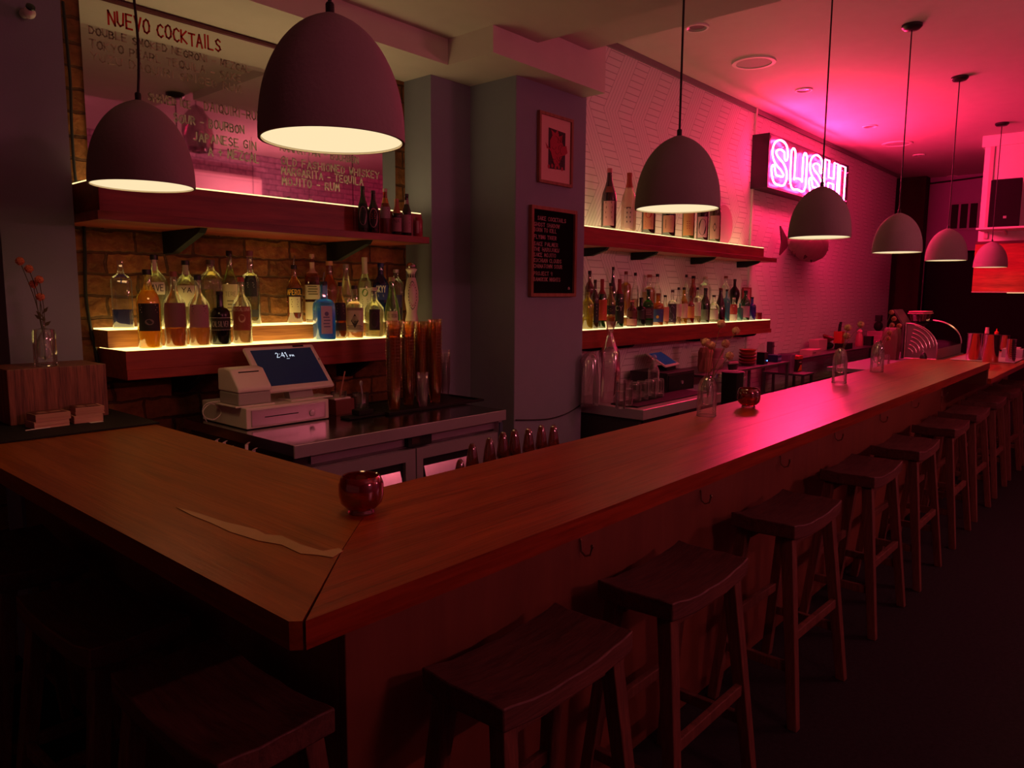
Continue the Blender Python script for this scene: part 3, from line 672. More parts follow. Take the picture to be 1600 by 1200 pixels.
bl(291, 407, 44, 'b', 'bulb', CLEAR, liquid('#d8dcae', .3), .55, '#16100e', 'wide clear bottle with a white block label behind the amber bottles', GL, lab=[(.30, .62, 1.9, '#d9dab8', ('YA', '#1d1a16', .78, .22, .35, .003)), (.78, .93, 1.6, '#b9b79a')])
bl(330, 406, 38, 'b', 'decant', CLEAR, liquid('#c9b878', .2), .55, '#5a4a40', 'broad-shouldered clear bottle with ribbed stopper on the upper tier', GL)
bl(359, 392, 25, 'b', 'tall', tintg('#d8e0b8', .1), liquid('#cfd2a0', .3), .5, '#15110f', 'tall clear bottle with black cap and cream square label', GL, sq=.2, lab=[(.08, .55, 1.9, '#d2cf9f', ('TERE', '#5b5a44', .72, .12, .7, .0015), ('#', '#8a8765', .3, .4, .5, .001))])
bl(391, 392, 30, 'b', 'squat', CLEAR, liquid('#b8b07a', .2), .4, '#7a4450', 'clear bottle with dark oval label and striped neck', GL, lab=[(.38, .66, 1.3, '#23282b', ('o', '#23282b', .5, 1, .9, .002), ('#', '#8b8f86', .5, .3, .6, .001)), (.10, .20, 1.6, '#3a3f40')])
bl(460, 414, 25, 'b', 'round', tintg('#f0d0a0', .05), liquid('#b8381a', .5), .55, '#1b1b26', 'orange-red aperitif bottle with slanted navy and yellow label', GL, pour=True,
   lab=[(.46, .60, 2.4, '#141a2c', ('APEROL', '#f0b53a', .5, .62, .85, .0028)), (.18, .45, 1.5, '#d9cfa8', ('#', '#5b3a2a', .5, .6, .6, .001))])
bl(488, 397, 24, 'b', 'square', tintg('#d9a070', .1), liquid('#7a3a18', .5), .6, '#cdbb95', 'brown whisky bottle with cream neck band and cream labels', GL, cork=True, sq=.3, lab=[(.34, .55, 2.2, '#cfc2a0', ('#', '#6b5b40', .5, .7, .6, .001)), (.05, .30, 2.2, '#d6caa8'), (.72, .88, 2.5, '#cdbf9c')])
bl(515, 408, 28, 'b', 'tall', tintg('#e8c890', .06), liquid('#c87a14', .55), .78, '#caa26a', 'amber bottle standing behind the turquoise gin bottle', GL, cork=True)
bl(541, 413, 26, 'b', 'slope', CLEAR, liquid('#c8c08c', .2), .4, '#9a8f86', 'clear cone-shouldered bottle behind the brown oval label', GL)
bl(570, 402, 23, 'b', 'tall', CLEAR, liquid('#dfe3c2', .4), .62, '#cfc9a6', 'clear bottle with white neck and green leaf label', GL, lab=[(.1, .52, 1.7, '#dfe2c6', ('o', '#5f8f3a', .82, .28, .5, .001), ('#', '#6f7a5a', .4, .3, .5, .001)), (.74, .95, 3.0, '#d4d0b4')])
bl(595, 411, 26, 'b', 'round', tintg('#1f3f9a', .45), liquid('#122a78', .7), .5, '#1a2c6a', 'cobalt blue vodka bottle with white lettering', GL, lab=[(.36, .62, 1.9, '#1a2f80', ('SKYY', '#f2f2ee', .72, .42, .62, .004), ('#', '#c8cbe0', .25, .18, .4, .001))])
bl(619, 421, 24, 'b', 'decant', CLEAR, liquid('#8a86a0', .3), .3, '#cfc6c0', 'clear round-stoppered bottle with violet label beside the white ceramic bottle', GL, lab=[(.25, .5, 1.8, '#3a2f66')])
# white ceramic tequila bottle with round stopper
q = aty(643, 440, YF1+.02); hT = aty(643, 412, YF1+.02).z-ZL
cz = thing('ceramic_bottle', 'white hourglass ceramic bottle with painted leaf ring and silver ball stopper', 'bottle', (q.x, q.y, ZL), group=GL)
pr = [(.030, 0), (.041, .02), (.043, .06), (.036, .11), (.030, .135), (.034, .17), (.041, .22), (.040, .27), (.032, .32), (.022, .36), (.02, .375)]
sc_ = hT/.44; MB().lathe([(r*1.0, z*sc_) for r, z in pr], n=28).build('ceramic_body', cm('#d8ccbc', .3), cz, smooth=True)
MB().lathe([(.021, .376*sc_), (.024, .388*sc_), (.034, .402*sc_), (.033, .408*sc_)], n=24).build('collar', cm('#efe8d8', .35), cz, smooth=True)
MB().blob((0, 0, .424*sc_), .031, 20, (1, 1, .8)).build('ball_stopper', mat('silver', (.7, .62, .62), .18, 1), cz, smooth=True)
fa = math.atan2(-q.y, -q.x)+.15
mbp = MB()
def cpt(a, z):
    z_ = z/sc_; r = next((ra+(rb-ra)*(z_-za_)/(zb2-za_) for (ra, za_), (rb, zb2) in zip(pr, pr[1:]) if za_ <= z_ <= zb2), .03)+.001
    return (r*math.cos(fa+a), r*math.sin(fa+a), z)
for k in range(26):
    a = 2*PI*k/26; c = (.62*math.sin(a), .245*sc_+.085*sc_*math.cos(a)); d = .1
    mbp.add([cpt(c[0]-.07, c[1]), cpt(c[0], c[1]-.006), cpt(c[0]+.07, c[1]), cpt(c[0], c[1]+.006)], [(0, 1, 2, 3)])
for k in range(10):
    a = 2*PI*k/10; mbp.add([(.023*math.cos(a-.25), .023*math.sin(a-.25), .345*sc_), (.023*math.cos(a+.25), .023*math.sin(a+.25), .345*sc_), (.026*math.cos(a), .026*math.sin(a), .385*sc_)], [(0, 1, 2)])
mbp.build('painted_leaves', cm('#1d1a24', .5), cz)
mbp = MB()
for k in range(2):
    for s_ in (-1, 1):
        pts = [cpt(s_*.35+.16*math.cos(2*PI*j/12), (.07+.016*math.sin(2*PI*j/12))*sc_) for j in range(12)]
        if k == 0: mbp.tube(pts, .0014, 5, closed=True)
mbp.build('painted_scroll', cm('#4a2a34', .5), cz)
pts = [cpt(.5*math.sin(2*PI*j/20), (.245+.07*math.cos(2*PI*j/20))*sc_) for j in range(20)]
MB().add(pts, [tuple(range(20))]).build('painted_oval', cm('#c98fa0', .35), cz)
# front row
bl(231, 421, 39, 'f', 'round', tintg('#fff0a8', .06), liquid('#ffd02a', .7), .74, '#1a1010', 'golden yellow bottle with black label, first in the front row', GL, lab=[(.22, .57, 1.9, '#1c1214', ('#', '#8f7f78', .75, .35, .8, .001), ('o', '#6a5a58', .33, .22, .4, .001))])
bl(272, 424, 37, 'f', 'flask', CLEAR, liquid('#d07a24', .6), .38, '#8a4a3a', 'amber bottle with plain mauve label, second in the front row', GL, lab=[(.26, .585, 2.2, '#7a4a52', ('#', '#4d2a33', .8, .2, .7, .001))])
bl(310, 430, 36, 'f', 'flask', CLEAR, liquid('#e0a060', .5), .26, '#1b2030', 'pale amber bottle with pink-mauve label and navy cap', GL, lab=[(.26, .585, 1.9, '#a06a78', ('#', '#5a3a48', .7, .4, .7, .001))])
bl(344, 455, 32, 'f', 'squat', cm('#0e0b0d', .18), None, 0, '#0d0a0b', 'squat glossy black bottle with silver script', GL, lab=[(.28, .50, 2.2, '#17130f', ('CALSILVER', '#b9b3ae', .5, .45, .8, .0016), ('#', '#17130f', .5, .01, .1, .001)), (.275, .285, 2.6, '#a9a49c'), (.50, .51, 2.6, '#a9a49c')])
bl(377, 433, 32, 'f', 'flask', CLEAR, liquid('#d8b890', .4), .22, '#a84b3a', 'clear bottle with rust-red label of moon and flowers', GL, lab=[(.20, .56, 2.0, '#9a4a34', ('ROSALUNA', '#d8b79a', .88, .14, .85, .0022), ('o', '#d9b48e', .5, .34, .35, .001), ('o', '#9a4a34', .56, .28, .27, .001), ('#', '#cfa183', .15, .2, .8, .001))])
bl(506, 440, 32, 'f', 'squat', tintg('#6cc6ff', .35), liquid('#48b8ff', .6), .5, '#15202a', 'turquoise blue gin bottle with lilac label and pourer', GL, sq=.55, rot=.25, pour=True, lab=[(.10, .58, 1.0, '#b9a6c0', ('o', '#5a4a80', .72, .16, .42, .001), ('#', '#6b5a86', .35, .45, .7, .001))])
bl(532, 441, 18, 'f', 'round', tintg('#f0d090', .05), liquid('#a86414', .6), .5, '#1a1214', 'slim amber bottle with dark brown arched label', GL, lab=[(.32, .64, 2.3, '#2a1618', ('#', '#9a7a5a', .5, .6, .6, .001)), (.14, .28, 2.4, '#331c18')])
bl(554, 446, 27, 'f', 'squat', CLEAR, liquid('#e8b48a', .4), .16, '#221a1e', 'clear bottle with a black ink drawing on its cream label', GL, sq=.3, lab=[(.12, .58, 2.2, '#cfc3a2', ('#', '#2a2020', .92, .12, .95, .002), ('<>', '#332a26', .45, .6, .4, .002), ('o', '#cfc3a2', .5, .3, .3, .002), ('#', '#3a302a', .15, .2, .8, .001))])
bl(585, 449, 31, 'f', 'flask', CLEAR, liquid('#e0dcb0', .3), .5, '#d0c8b8', 'clear bell-shaped bottle with dark purple oval label', GL, lab=[(.14, .56, 1.1, '#241420', ('o', '#3a2236', .5, .8, .8, .001))])
bl(612.5, 433, 26, 'f', 'slope', tintg('#b8d0a8', .12), liquid('#b8cf9a', .3), .4, '#b8a878', 'pale green bottle with small cream label behind the amber cups', GL, lab=[(.12, .42, 1.5, '#d8d0ac', ('EL TESO', '#3a3426', .75, .18, .8, .0018))])

# beers and a can on the ledge at the end of the upper shelf
GB = 'beer bottles at the end of the upper shelf'; ZBR = 1.8865; YBR = 3.235
def bb(px, ptop, w_, *a, **k): return bottle(px, ptop, w_, YBR, ZBR, *a, **k)
bb(567, 291, 16, 'beer', tintg('#2c6a30', .3), None, 0, '#1c3320', 'green beer bottle, first of the row on the upper shelf', GB, lab=[(.10, .62, 2.2, '#0f2a18', ('o', '#8f6f7a', .5, .8, .75, .001), ('o', '#1c3a26', .5, .6, .5, .001), ('#', '#c79aa6', .5, .12, .8, .001))])
bb(583.5, 298, 17, 'beer', tintg('#3a1a10', .3), None, 0, '#2a0c12', 'brown beer bottle with red and white ringed label', GB, lab=[(.12, .60, 2.0, '#1a0f12', ('o', '#b98a90', .5, .95, .85, .001), ('o', '#1d0f14', .5, .8, .65, .001), ('#', '#c8503c', .55, .4, .4, .001))])
bb(602, 295, 17, 'beer', tintg('#b86020', .2), None, 0, '#c9a6a0', 'beer bottle with amber neck under a clear upturned glass', GB, lab=[(.35, .60, 2.2, '#a0808c', ('#', '#4a2a38', .5, .6, .7, .001)), (.68, .8, 3.0, '#b8762a')])
bb(620, 311, 16, 'beer', tintg('#2a1010', .3), None, 0, '#b4604a', 'short beer bottle with copper neck foil', GB, lab=[(.10, .48, 2.2, '#a0707c', ('NA', '#3a1c28', .75, .25, .5, .002)), (.6, .93, 6.28, '#a85a46')], )
bb(635.5, 303, 15, 'beer', tintg('#1a0c0c', .3), None, 0, '#1c0c12', 'dark beer bottle with pink and white label, right of the copper one', GB, lab=[(.08, .50, 2.2, '#b07888', ('#', '#5a2038', .5, .8, .7, .001)), (.75, .85, 3.0, '#a88a90')])
q = aty(653, 360, 3.235); hc = aty(653, 340, 3.235).z-ZBR
cn = thing('drink_can', 'red and silver striped drink can at the end of the beer row', 'can', (q.x, q.y, ZBR), group='drink cans on the upper shelf')
MB().lathe([(.022, 0), (.027, .008), (.027, hc-.012), (.022, hc-.002), (.021, hc)], n=24).build('can_body', cm('#9a3040', .3), cn, smooth=True)
MB().lathe([(.0274, .02), (.0274, hc-.02)], n=6, a0=math.atan2(-q.y, -q.x)-.3, a1=math.atan2(-q.y, -q.x)+.2).build('stripe', cm('#d0a0a8', .3), cn, smooth=True)
# ------------------------------------------------------------------ right lower shelf
GR = 'bottles on the lower shelf of the panelled wall'
ZRF, ZRB, YR1, YR2 = ZLR+.0005, ZLR+.0755, 3.088, 3.212
def br_(px, ptop, w_, row, *a, **k): return bottle(px, ptop, w_*1.22, YR1 if row == 'f' else YR2, ZRF if row == 'f' else ZRB, *a, n=16, **k)
br_(918, 452, 16, 'f', 'round', tintg('#e8e080', .1), liquid('#d8c83a', .6), .6, '#4a3a10', 'yellow-green bottle against the pillar, first on the right-hand shelf', GR)
br_(929.5, 437, 11, 'f', 'round', tintg('#6a4a20', .3), None, 0, '#16100e', 'dark bottle with black upright label next to the yellow-green one', GR, lab=[(.12, .52, 2.4, '#17121a', ('#', '#a09098', .5, .7, .5, .001))])
br_(940.5, 436, 13, 'f', 'round', tintg('#3f6a2a', .25), None, 0, '#8a1420', 'green bottle with orange-red label and red neck', GR, lab=[(.16, .58, 2.8, '#c8502e', ('o', '#d84a50', .5, .4, .5, .001)), (.70, .93, 6.28, '#8a1a24')])
br_(954, 442, 13, 'f', 'tall', tintg('#d8b890', .1), liquid('#c87a2a', .5), .25, '#141216', 'clear bottle with slanting black label and cream stripe', GR, lab=[(.30, .50, 2.6, '#1d181c', ('<>', '#c9a04a', .5, .3, .4, .001))])
br_(967.5, 436, 13, 'f', 'round', tintg('#1c5a34', .35), None, 0, '#7a1420', 'green aperitif bottle with a red diamond label and white swash', GR, lab=[(.08, .52, 2.8, '#10140f', ('<>', '#c42034', .55, .9, .8, .001), ('Cy'.upper(), '#e8e0d0', .72, .22, .5, .0022)), (.70, .93, 6.28, '#8a1a28')])
br_(987, 469, 14, 'f', 'round', tintg('#a04020', .3), liquid('#a02c12', .6), .7, '#c96a70', 'ruby liqueur bottle with small domed pink cap', GR, lab=[(.05, .30, 2.2, '#b07870'), (.36, .6, 1.8, '#5a1a10')])
br_(1001, 465, 13, 'f', 'squat', cm('#120d12', .25), None, 0, '#120d12', 'short all-black bottle before the green one', GR, lab=[(.25, .55, 1.8, '#2a1420')])
br_(1012.5, 452, 14, 'f', 'squat', tintg('#2e7a2a', .35), None, 0, '#1a1a14', 'bright green square-shouldered herbal liqueur bottle', GR, sq=.4, lab=[(.2, .5, 2.2, '#4a2238', ('#', '#9a6a7a', .5, .6, .6, .001)), (.0, .16, 3, '#1a2414')])
br_(1027.5, 458, 16, 'f', 'squat', tintg('#e8b050', .2), liquid('#e08a18', .6), .6, '#8a5038', 'amber bottle with round-topped blue label', GR, lab=[(.10, .50, 2.3, '#3a4a88', ('#', '#b8c0d8', .72, .12, .7, .001), ('o', '#d8a040', .4, .25, .2, .001))])
br_(1038.5, 461, 11, 'f', 'tall', CLEAR, liquid('#d89060', .5), .55, '#1a1214', 'slim pale bottle with salmon label and black cap', GR, lab=[(.12, .60, 2.6, '#d08a70')])
br_(1050, 453, 12, 'f', 'squat', CLEAR, liquid('#c8a898', .3), .5, '#3a1c20', 'clear bottle with tall grey-violet wave label', GR, lab=[(.06, .60, 2.3, '#3c2a40', ('S', '#8a7898', .5, .8, .5, .004))])
br_(1059.5, 449, 9, 'f', 'tall', CLEAR, liquid('#d8b0a0', .4), .5, '#141014', 'slender clear bottle with pale pink label', GR, pour=False, lab=[(.2, .55, 2.6, '#d8a8a8')])
br_(1068, 449, 11, 'f', 'tall', tintg('#f0d050', .2), liquid('#c89018', .6), .62, '#141014', 'yellow bottle with pale pink label and thick black pourer cap', GR, lab=[(.16, .55, 2.6, '#d8b0a4')])
br_(1078.5, 462, 10, 'f', 'square', tintg('#a03020', .3), None, 0, '#4a1018', 'stout dark amber bottle with orange label band', GR, lab=[(.2, .62, 2.6, '#c87848')])
br_(1089, 449, 11, 'f', 'square', CLEAR, liquid('#d8c8b0', .3), .5, '#1a1418', 'clear square bottle with outlined white label', GR, lab=[(.20, .58, 2.2, '#cfc0b4', ('#', '#4a4040', .5, .5, .5, .001))])
br_(1101.5, 450, 13, 'f', 'tall', tintg('#2e4a22', .5), None, 0, '#15151a', 'dark green wine-shaped bottle with small grey label', GR, lab=[(.07, .38, 1.5, '#6a7060', ('#', '#2a3024', .5, .5, .6, .001))])
br_(1114.5, 461, 14, 'f', 'flask', CLEAR, liquid('#d8d8b8', .4), .5, '#1a1c24', 'clear bottle with white framed label next to the maroon one', GR, lab=[(.10, .45, 2.0, '#d0c8b8', ('#', '#6a6058', .5, .6, .7, .001))])
br_(1125, 450, 14, 'f', 'slope', tintg('#3a0c18', .6), None, 0, '#5a1020', 'tall maroon bottle with gently tapering body', GR)
br_(1134.5, 452, 10, 'f', 'square', tintg('#7ac8d8', .3), liquid('#6ab8d0', .5), .6, '#141218', 'narrow pale blue square bottle', GR)
br_(1145.5, 465, 10, 'f', 'round', CLEAR, liquid('#d8c8c0', .3), .5, '#d0a8b0', 'short bottle with red and white picture label', GR, lab=[(.3, .72, 2.5, '#b03a3a', ('<>', '#e0d0c8', .5, .7, .6, .001)), (.05, .28, 2.5, '#d8ccc0')])
br_(1155, 474, 9, 'f', 'square', tintg('#5ab8b8', .4), liquid('#4aa8a8', .6), .8, '#50a0a0', 'small teal block-shaped bottle', GR)
br_(1164, 454, 13, 'f', 'round', tintg('#2e7050', .4), None, 0, '#16161a', 'round-shouldered green bottle with pink label near the shelf end', GR, lab=[(.1, .48, 2.2, '#b07898')])
br_(1174, 464, 11, 'f', 'squat', tintg('#5a4ac8', .35), liquid('#6a6ad0', .5), .6, '#1a1a30', 'violet-blue bottle, last in the front row', GR)
qq = aty(1185.5, 490, YR1); tb = thing('tumbler', 'small red tumbler at the far end of the bottle shelf', 'glass', (qq.x, YR1, ZRF))
MB().open_lathe([(.001, .004), (.026, .004), (.03, .068), (.032, .07), (.032, .001), (.001, 0)][::-1], n=20).build('glass_body', tintg('#b02030', .5), tb, smooth=True)
br_(921, 423, 12, 'b', 'round', tintg('#8a3018', .3), None, 0, '#15100f', 'red-brown bottle on the back tier half behind the pillar', GR)
br_(957.5, 417, 10, 'b', 'slope', tintg('#3a1c1c', .3), None, 0, '#2a1618', 'tall bottle with long tapered dark neck on the back tier', GR)
br_(977.5, 424, 14, 'b', 'square', CLEAR, liquid('#d08a24', .6), .74, '#7a3a24', 'amber spirit bottle with brown cork on the back tier', GR, cork=True)
br_(992, 426, 10, 'b', 'tall', CLEAR, liquid('#d8a898', .2), .4, '#1c1416', 'clear narrow bottle with dark cap on the back tier', GR)
br_(1014, 429, 17, 'b', 'squat', CLEAR, liquid('#cc8420', .6), .58, '#a04a44', 'broad amber bottle with red-brown stopper on the back tier', GR)
br_(1026.5, 428, 12, 'b', 'tall', CLEAR, liquid('#e0b0a0', .2), .3, '#15100f', 'clear bottle with thin dark cap beside the broad amber one', GR)
br_(1071.5, 429, 9, 'b', 'tall', CLEAR, liquid('#e0b0a0', .2), .3, '#14101a', 'clear back-tier bottle with navy cap', GR)
br_(1082.5, 431, 13, 'b', 'tall', tintg('#d87830', .2), liquid('#c85a18', .6), .7, '#14100f', 'burnt-orange back-tier bottle with textured neck', GR)
br_(1101, 432, 16, 'b', 'decant', CLEAR, liquid('#d8dcc0', .4), .4, '#d8c0b0', 'wide clear back-tier bottle with white cap', GR, lab=[(.1, .5, 1.8, '#cfc8b4')])
br_(1133, 431, 13, 'b', 'round', CLEAR, liquid('#e0b8a8', .2), .4, '#7a4038', 'clear back-tier bottle with brown wooden stopper', GR, cork=True)
br_(1147, 436, 14, 'b', 'bulb', cm('#100c10', .3), None, 0, '#100c10', 'black bell-shaped back-tier bottle', GR)
pf = aty(1160, 465, YW-.02)
fr = thing('small_frame', 'small red picture frame leaning behind the green bottles', 'picture frame', (aty(1166, 470, YW-.02).x, YW-.022, ZRF))
FW, FH = .10, aty(1160, 449, YW-.02).z-ZRF
mbf = MB().box(-FW, FW, -.008, .008, 0, .014).box(-FW, FW, -.008, .008, FH-.014, FH).box(-FW, -FW+.014, -.008, .008, .014, FH-.014).box(FW-.014, FW, -.008, .008, .014, FH-.014)
mbf.build('frame', cm('#8a1428', .4), fr); MB().box(-FW+.013, FW-.013, -.001, .004, .013, FH-.013).build('picture', cm('#b05070', .6), fr)
# ------------------------------------------------------------------ sake bottles
GS = 'tall sake bottles on the upper right shelf'; ZS_, YS_ = ZU+.0005, 3.115
def bs(px, ptop, w_, *a, **k): return bottle(px, ptop, w_, YS_, ZS_, *a, cat='sake bottle', name='sake_bottle', **k)
bs(952, 263, 24, 'sake', tintg('#4a1410', .45), None, 0, '#c86a78', 'tall brown sake bottle with pink cap, first from the pillar', GS, lab=[(.06, .46, 1.5, '#c88a90', ('#', '#4a1c24', .5, .8, .6, .002)), (.06, .46, .45, '#c88a90')][:1]+[(.60, .70, 1.2, '#8a4a40')])
bs(983, 270, 24, 'sake', tintg('#e8c8c0', .45), None, 0, '#b04a34', 'frosted clear sake bottle with long orange neck', GS, lab=[(.75, .94, 6.28, '#b04a38'), (.06, .40, 1.2, '#c8a0a0', ('#', '#3a1838', .5, .9, .5, .003))])
bs(1014.5, 268, 22, 'sake', tintg('#2c0f10', .6), None, 0, '#3a1014', 'dark brown sake bottle with a red sun label', GS, lab=[(.08, .42, 1.6, '#c88068', ('o', '#b81c30', .72, .4, .6, .001), ('#', '#7a3a34', .2, .3, .6, .001))])
bs(1046, 272, 22, 'sake', tintg('#15100f', .6), None, 0, '#15100f', 'black sake bottle with brush-stroke label', GS, lab=[(.07, .34, 1.7, '#c88a78', ('K', '#2a1214', .5, .5, .5, .004))])
bs(1077, 276, 20, 'sake', tintg('#6a7a2a', .45), None, 0, '#4a3a1a', 'olive green sake bottle with tan label', GS, lab=[(.06, .42, 1.8, '#c88a5a', ('#', '#a0303a', .4, .4, .3, .002))])
bs(1099, 282, 19, 'sake', tintg('#4a1018', .5), None, 0, '#3a1018', 'dark red sake bottle with round black and white label', GS, lab=[(.06, .40, 1.7, '#c890a0', ('o', '#2a1218', .5, .8, .8, .001), ('o', '#c890a0', .5, .5, .5, .001))])
bs(1118, 286, 19, 'sake', tintg('#6a6a3a', .4), None, 0, '#7a6a4a', 'green sake bottle with flower drawing, last in the row', GS, lab=[(.06, .45, 1.7, '#c89890', ('<>', '#4a3a34', .5, .4, .4, .001))])
dq = aty(1132, 350, YW-.03); RD = (aty(1132, 320, YW-.03).z-ZU)/2
dm = thing('round_mirror', 'round pink-lit mirror standing behind the last sake bottle', 'mirror', (dq.x, YW-.02, ZU+.0005))
MB().lathe([(RD, -.004), (RD, .004)], n=48, tf=Matrix.Translation((0, 0, RD)) @ Matrix.Rotation(PI/2, 4, 'X')).build('mirror_glass', mat('pink_mirror', (.9, .5, .65), .12, .6, var=.01), dm)

# ================================================================== POSTER AND LETTER BOARD
m_frame = wood('frame_oak', '#a06a50', '#7a4630', 'Z', 3, .5, 10, .05)
def frame_on_column(name, label, cat, a, b, c, d, fw, dep):
    pa, pb, pc, pd = [aty(x, y, YC-dep/2) for x, y in (a, b, c, d)]
    x0, x1 = (pa.x+pd.x)/2, (pb.x+pc.x)/2; z1, z0 = (pa.z+pb.z)/2, (pc.z+pd.z)/2
    t = thing(name, label, cat, (x0, YC-.001, z0)); W, Hh = x1-x0, z1-z0
    MB().box(0, W, -dep, 0, 0, fw).box(0, W, -dep, 0, Hh-fw, Hh).box(0, fw, -dep, 0, fw, Hh-fw).box(W-fw, W, -dep, 0, fw, Hh-fw).build('frame', m_frame, t, bevel=.001)
    return t, W, Hh
t, W, Hh = frame_on_column('framed_print', 'framed red and black ink print on the pillar above the letter board', 'framed print', (842, 174), (895, 186), (892, 293), (840, 285), .018, .022)
MB().box(.017, W-.017, -.010, -.002, .017, Hh-.017).build('paper', cm('#d8a8a4', .6), t)
mp1 = MB(); x_ = W*.30; rr = random.Random(3)
mp1.prism([(W*.29, Hh*.22), (W*.79, Hh*.24), (W*.79, Hh*.78), (W*.29, Hh*.80)], -.0104, -.0112, 'y'); mp1.build('ink_block', cm('#2a1018', .6), t)
mp2 = MB()
pts = [(.5, .26), (.42, .36), (.36, .46), (.27, .53), (.20, .58), (.24, .50), (.34, .50), (.33, .62), (.40, .70), (.36, .78), (.48, .74), (.55, .80), (.60, .71), (.70, .74), (.68, .64), (.74, .58), (.82, .60), (.86, .50), (.78, .46), (.70, .44), (.64, .36), (.58, .28)]
mp2.prism([(W*a, Hh*b) for a, b in pts], -.0114, -.0120, 'y')
for k in range(5): mp2.prism([(W*(.30+.1*k+.03*math.cos(a)), Hh*(.25+.02*(k % 2)+.03*math.sin(a))) for a in [2*PI*j/8 for j in range(8)]], -.0114, -.0120, 'y')
mp2.build('red_figure', cm('#a82038', .6), t)
mp3 = MB()
for k in range(16):
    cx_, cz_ = W*rr.uniform(.36, .72), Hh*rr.uniform(.36, .72); r0 = W*rr.uniform(.04, .1); a0 = rr.uniform(0, 6)
    arc = [(cx_+r0*math.cos(a0+q*.5), -.0122, cz_+r0*math.sin(a0+q*.5)) for q in range(6)]; mp3.tube(arc, .0011, 4)
for sx in (.38, .66):
    for q in range(3): mp3.tube([(W*(sx+.05*math.cos(a)), -.0118, Hh*(.29+.03*q+.02*math.sin(a))) for a in [PI*j/6 for j in range(7)]], .0014, 4)
mp3.build('ink_lines', cm('#3a1420', .6), t)
t, W, Hh = frame_on_column('letter_board', 'black letter board of sake cocktails in an oak frame on the pillar', 'letter board', (829, 319), (901, 331), (896, 465), (827, 462), .022, .028)
MB().box(.021, W-.021, -.012, -.002, .021, Hh-.021).build('felt', cm('#060405', .95), t)
rows = [('SAKE COCKTAILS', .10, .66, .925), ('GHOST SHADOW', .02, .50, .848), ('BORN TO KILL', .02, .43, .785), ('FLYING TIGER', .02, .43, .700), ('SAKE PALMER', .02, .47, .618), ('THE HARUJUKU', .02, .50, .553),
        ('SAKE MOJITO', .02, .42, .487), ('KOCHIAN CLOUDS', .02, .56, .420), ('CHINATOWN SOUR', .02, .58, .352), ('PROJECT 9', .02, .34, .262), ('BANGKOK NIGHTS', .02, .54, .192)]
iw, ih = W-.044, Hh-.044
for s_, a, b, z in rows:
    big = b-a
    pen(MB(), s_, .022+iw*(a+.02), iw*(big+.12), .022+ih*(z-.045), ih*.043, -.0122, .0040, gap=.45, thick=.0018).build('lettering', cm('#c89a9e', .5), t)
MB().lathe([(.006, 0), (.009, .008), (.003, .02)], n=8, c=(W*.86, -.014, .045)).build('lettering', cm('#c89a9e', .5), t)

# ================================================================== HELPERS FOR SIZES
FW_ = -(R3 @ Vector((0, 0, 1)))
def mpp(q):
    """metres per picture unit at a point, for upright round things"""
    v = Vector(q)-EYE; d = v.dot(FW_); side = v.dot(R3 @ Vector((1, 0, 0))); return d/F_PX/math.sqrt(1+(side/d)**2)
m_steel = mat('brushed_steel', (.50, .45, .50), .36, .65, var=.05, scale=3, bump=.02, bscale=400)
m_steel2 = mat('worktop_steel', (.40, .37, .38), .16, 1, var=.04, scale=4)
m_wplast = mat('white_plastic', (.72, .62, .60), .35)
m_gplast = mat('grey_plastic', (.36, .32, .32), .4)
m_rubber = mat('black_rubber', (.012, .011, .012), .7, bump=.3, bscale=300)

# ================================================================== REFRIGERATED WORKTABLE
ZF = .97; f0 = atz(460, 697, ZF); f1 = atz(788, 640, ZF); fy = (f0.y+f1.y)/2; fx, fL, fD = f0.x, f1.x-f0.x, .93
fr = thing('worktop_refrigerator', 'stainless steel two-door worktop refrigerator under the card reader', 'refrigerator', (fx, fy, 0))
MB().box(0, fL, .002, fD, ZF-.045, ZF).build('worktop', m_steel2, fr, bevel=.002)
MB().box(0, fL, -.006, .0015, ZF-.052, ZF-.0005).build('front_edge', m_steel, fr, bevel=.001)
MB().box(.03, fL-.03, .055, fD, .12, ZF-.057).build('cabinet', mat('cabinet_steel', (.10, .09, .10), .35, .9), fr, bevel=.003)
cpx0, cpx1 = aty(631, 670, fy+.05).x-fx, aty(668, 670, fy+.05).x-fx
MB().box(cpx0, cpx1, .02, .054, ZF-.105, ZF-.047).build('control_panel', m_blackm, fr, bevel=.002)
MB().box(cpx0+.02, cpx0+.07, .0185, .0195, ZF-.092, ZF-.062).build('display', mat('display_dark', (.06, .03, .03), .2), fr)
MB().box(cpx0-.5 if cpx0 > .55 else .035, cpx0-.002, .045, .056, ZF-.10, ZF-.05).box(cpx1+.002, fL-.035, .045, .056, ZF-.10, ZF-.05).build('fascia', m_steel, fr)
ds = aty(648, 700, fy+.03).x-fx; dz0, dz1 = .16, ZF-.115
for k, (a, b) in enumerate(((.035, ds-.004), (ds+.004, fL-.035))):
    hx0, hx1 = ((aty(541, 730, fy+.02).x-fx, aty(634, 720, fy+.02).x-fx) if k == 0 else (aty(661, 700, fy+.02).x-fx, aty(738, 700, fy+.02).x-fx)); hx1 = min(hx1, b-.03); hz1 = dz1-.055; hz0 = hz1-.13
    d = MB().box(a, b, .02, .05, hz1, dz1).box(a, b, .02, .05, dz0, hz0).box(a, hx0, .02, .05, hz0, hz1).box(hx1, b, .02, .05, hz0, hz1).build('door', m_steel, fr)
    MB().box(hx0+.001, hx1-.001, .040, .050, hz0+.001, hz1-.001).build('handle_recess', m_blackm, d)
    MB().prism([(.039, hz0+.01), (.039, hz0+.09), (.034, hz0+.09), (.016, hz0+.03), (.016, hz0+.012)], hx0+.018, hx1-.022, 'x').build('pull_handle', mat('handle_steel', (.62, .56, .57), .22, 1), d)
